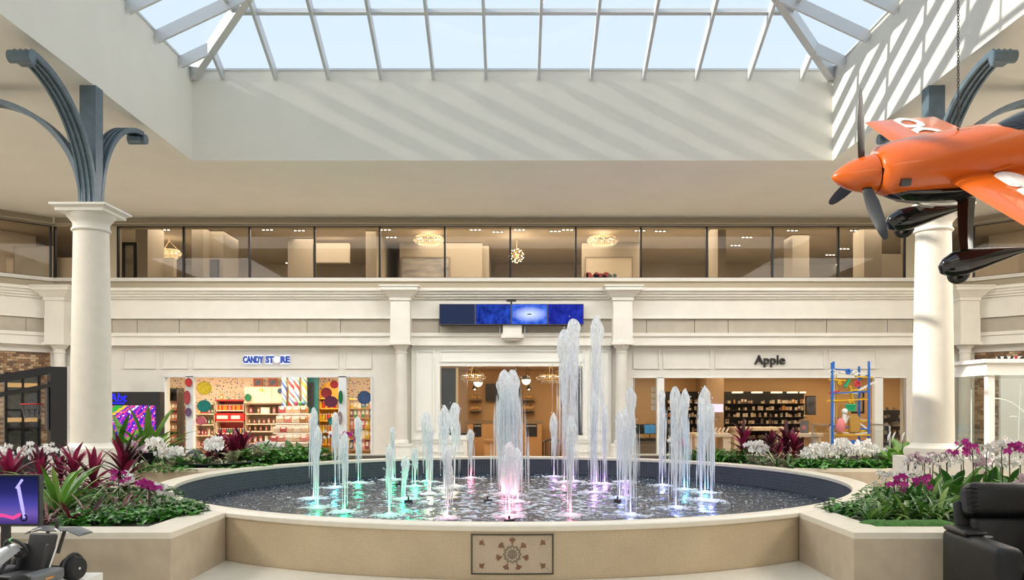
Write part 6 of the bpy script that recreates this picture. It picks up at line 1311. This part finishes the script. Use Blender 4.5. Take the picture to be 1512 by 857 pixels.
for j in range(30):
    for i in range(44):
        px_=x0+.06+i*(x1-x0-.12-.06)/43+(.012 if j%2 else 0); pz_=zz-j*.028; u=i-j*.9; v=i*.55+j
        ci=5 if 2<v<6.5 and i<19 else 6 if (abs(v-8)<1.2 or (abs(u-30)<1.2 and j>12)) and i<36 else 7 if (abs(v-14.5)<.8 and i>16) or random.random()<.05 else 4 if (v%11)<1.5 else 3 if (i*3+j*2)%17<6 else random.choice((0,0,1,2,8,2))
        pegs[ci].box(px_-.011,px_+.011,-.014,0,pz_-.011,pz_+.011)
for c,b in zip(PC,pegs): b.build('pegs',emit('peg_glow',c,.9),lb_)['kind']='stuff'
# ------------------------------------------------------------------ white glass kiosk at the right
kx0,kx1,ky0,ky1=7.72,10.6,13.0,14.4; ki=empty('glass_kiosk',((kx0+kx1)/2,(ky0+ky1)/2,0),0,'white framed glass kiosk with etched arches right of the column','kiosk'); ox,oy=(kx0+kx1)/2,(ky0+ky1)/2
TK=Matrix.Translation((-ox,-oy,0)); wk=M['mural_white']
b=MB(TK); b.box(kx0-.05,kx1+.05,ky0-.05,ky1+.05,2.42,2.62); b.box(kx0-.12,kx1+.1,ky0-.12,ky1+.1,2.62,2.68); b.build('roof_fascia',wk,ki)
for x,y in ((kx0,ky0),(kx1-.1,ky0),(kx0,ky1-.1),(kx1-.1,ky1-.1)): MB(TK).box(x,x+.11,y,y+.11,0,2.42).build('post',wk,ki)
MB(TK).box(kx0,kx1,ky0,ky1,.0,.85).build('counter_wall',mat('stone_counter',(.55,.50,.42),.5,var=.1,scale=6),ki) 
MB(TK).box(kx0+.11,kx1-.11,ky0+.05,ky0+.058,.85,2.42).build('pane',M['shop_glass'],ki); MB(TK).box(kx0+.05,kx0+.058,ky0+.11,ky1-.11,.85,2.42).build('pane',M['shop_glass'],ki); MB(TK).box(kx0+.11,kx1-.11,ky1-.06,ky1-.052,.85,2.42).build('pane',M['shop_glass'],ki)
et=mat('etched_glass',(.75,.85,.80),.5); b=MB(TK)
for cx_,r_ in ((kx0+.11,.80),(kx0+1.55,.72)):
    b.tube([(cx_+r_*math.cos(PI/2-PI/2*k/12),ky0+.045,1.0+1.05*math.sin(PI/2+0)-1.05*(1-math.cos(PI/2*k/12))) for k in range(13)],.010,5)
    b.tube([(cx_-r_*math.sin(PI/2*k/12),ky0+.045,1.0+1.05*math.cos(PI/2*k/12)) for k in range(13)],.010,5) if cx_>kx0+1 else None
b.tube([(kx0+.55,ky0+.045,2.3),(kx0+.50,ky0+.045,.9)],.008,5); b.tube([(kx0+.95,ky0+.045,1.7),(kx0+.62,ky0+.045,.9)],.008,5); b.tube([(kx0+.83,ky0+.045,2.4),(kx0+.83,ky0+.045,1.6)],.006,5); b.tube([(kx0+.5,ky0+.045,1.75),(kx0+.38,ky0+.045,1.75)],.008,5)
b.tube([(kx0+.045,ky0+.55,2.2),(kx0+.045,ky0+.55,.9)],.008,5); b.build('etched_lines',et,ki,True)
for zz in (1.75,1.3,1.22): MB(TK).disc((kx0+.95,ky0+.03,zz),.025,.02,12).build('door_fitting',M['silver'],ki)
e=empty('shop_sign',(10.05,16.3,0),math.radians(-8),'white lit sign with dark letters rising behind the glass kiosk roof','sign')
sd3=16.3; MB().box(-.15,1.6,0,.12,pz3(538,sd3),pz3(526.5,sd3)).build('panel',mat('sign_white',(.85,.85,.85),.4),e); 
for ch,xo,mm in (('W',-.02,M['black']),('I',.18,M['red']),('O',.34,M['black']),('L',.57,M['black'])): text('lettering',ch,.27,(xo,-.01,pz3(534.5,sd3)),mm,e,.012,bold=.01)
MB().box(-.1,1.5,.02,.1,0,pz3(538,sd3)).build('support',wk,e)
# ------------------------------------------------------------------ construction toy tower on a glass case
td=17.8; tw=empty('toy_tower',(px3(1259,td),td,1.0),0,'tall construction toy ball tower of blue, yellow and white rods before the computer shop','toy tower')
bl=mat('rod_blue',(.02,.16,.60),.35); ye=mat('rod_yellow',(.75,.45,.03),.35); wh=mat('rod_white',(.80,.80,.76),.4); gr=mat('rod_green',(.02,.42,.18),.35); rd=mat('rod_red',(.6,.04,.06),.4); gd=mat('panel_gold',(.50,.28,.06),.4); pk=mat('figure_pink',(.75,.22,.22),.5)
S=td/F; tx=lambda p:(p-1259)*S; tz=lambda q:pz3(q,td)-1.0
corners=[(1228.5,0,536,'b'),(1240,.34,533,'b'),(1283,.0,534,'b'),(1280,.4,540,'b')]
for px,y,q,_ in corners: MB().tube([(tx(px),y,0),(tx(px),y,tz(q))],.028,8).build('mast',bl,tw,True)
rn=random.Random(4)
for q in (547,556.5,580,590,620,632): 
    for a,c in ((0,1),(1,3),(3,2),(2,0)):
        if rn.random()<.75: MB().tube([(tx(corners[a][0]),corners[a][1],tz(q+rn.uniform(-3,3))),(tx(corners[c][0]),corners[c][1],tz(q+rn.uniform(-3,3)))],.014,6).build('rod',rn.choice((ye,wh,bl,ye)),tw)
for px in (1233,1236.5): MB().tube([(tx(px),.05,tz(652)),(tx(px),.05,tz(554))],.012,6).build('rod',wh if px<1235 else ye,tw)
for (a,b1_,c,d_,m_) in ((1268,577,1292,565,wh),(1225,561,1250,562,ye),(1222,592,1242,592,ye),(1258,577,1286,574,ye),(1226,581,1240,578,rd),(1255,570,1262,600,ye),(1270,622,1288,621,ye),(1268,625,1284,636,wh),(1240,635,1256,615,wh),(1264,556,1290,558,ye),(1262,552,1278,551,wh),(1240,550,1262,553,wh),(1248,572,1256,560,gr),(1236,640,1256,642,ye),(1270,638,1286,634,ye),(1262,640,1284,645,wh)):
    MB().bar((tx(a),.02,tz(b1_)),(tx(c),.06,tz(d_)),.07,.035).build('track',m_,tw)
for px,q,m_,r_ in ((1229,550,wh,4),(1252.5,549,bl,3.2),(1263,551,wh,3.2),(1266,567,rd,3.6),(1256,593,ye,2),(1240,566,ye,2)):
    MB().torus((tx(px),.0,tz(q)),r_*S,.02,16,6,axis='Y').build('gear',m_,tw,True); MB().disc((tx(px),.01,tz(q)),r_*S*.8,.02,14).build('gear_plate',m_,tw)
b=MB()
for k in range(9): a=PI*k/8; b.tube([(tx(1248+15*k/8),-.03,tz(598)),(tx(1250+11*k/8),-.02,tz(607))],.014,5)
b.tube([(tx(1247),-.03,tz(598)),(tx(1264),-.03,tz(598))],.016,5); b.tube([(tx(1249),-.02,tz(607)),(tx(1262),-.02,tz(607))],.016,5); b.build('ball_basket',gr,tw)
MB().cbox(tx(1253),tx(1270),-.04,.06,tz(640),tz(622),.03).build('gold_panel',gd,tw); MB().disc((tx(1261.5),-.03,tz(621)),8.3*S,.08,18,8.3*S).build('gold_arch',gd,tw)
b=MB(); b.lathe([(.08,0),(.11,.12),(.08,.24),(.04,.30)],10,(tx(1240),-.05,tz(638))); b.build('pink_figure',pk,tw,True); MB().sphere((tx(1246),-.05,tz(608)),.07,10,8).build('white_head',wh,tw,True)
MB().tube([(tx(1246),-.05,tz(612)),(tx(1245),-.05,tz(625))],.05,8).build('white_body',wh,tw,True)
b=MB(); b.box(tx(1226),tx(1286),-.08,.46,0,.06); b.box(tx(1228),tx(1284),-.09,-.04,.06,.16); b.build('base',bl,tw)
for k,(m_,q) in enumerate(((ye,643),(wh,640),(ye,637))): MB().tube([(tx(1232),-.02+.04*k,tz(q)),(tx(1284),-.02+.04*k,tz(q))],.02,6).build('rod',m_,tw)
tc_=empty('display_case',(px3(1258,td),td-.12,0),0,'low glass display case with silver frame under the toy tower','display case')
X=44*S; MB().box(-X,X,-.3,.75,0,.98).build('cabinet',M['up_dark'],tc_)
b=MB()
for xx in (-X,X-.03):
    for yy in (-.3,.72): b.box(xx,xx+.03,yy,yy+.03,.98,1.52)
b.box(-X,-X+.03,-.3,.75,1.49,1.52); b.box(X-.03,X,-.3,.75,1.49,1.52); b.build('frame',M['silver'],tc_)
for xx in (-X+.012,X-.018): MB().box(xx,xx+.006,-.27,.72,.98,1.49).build('pane',M['shop_glass'],tc_)
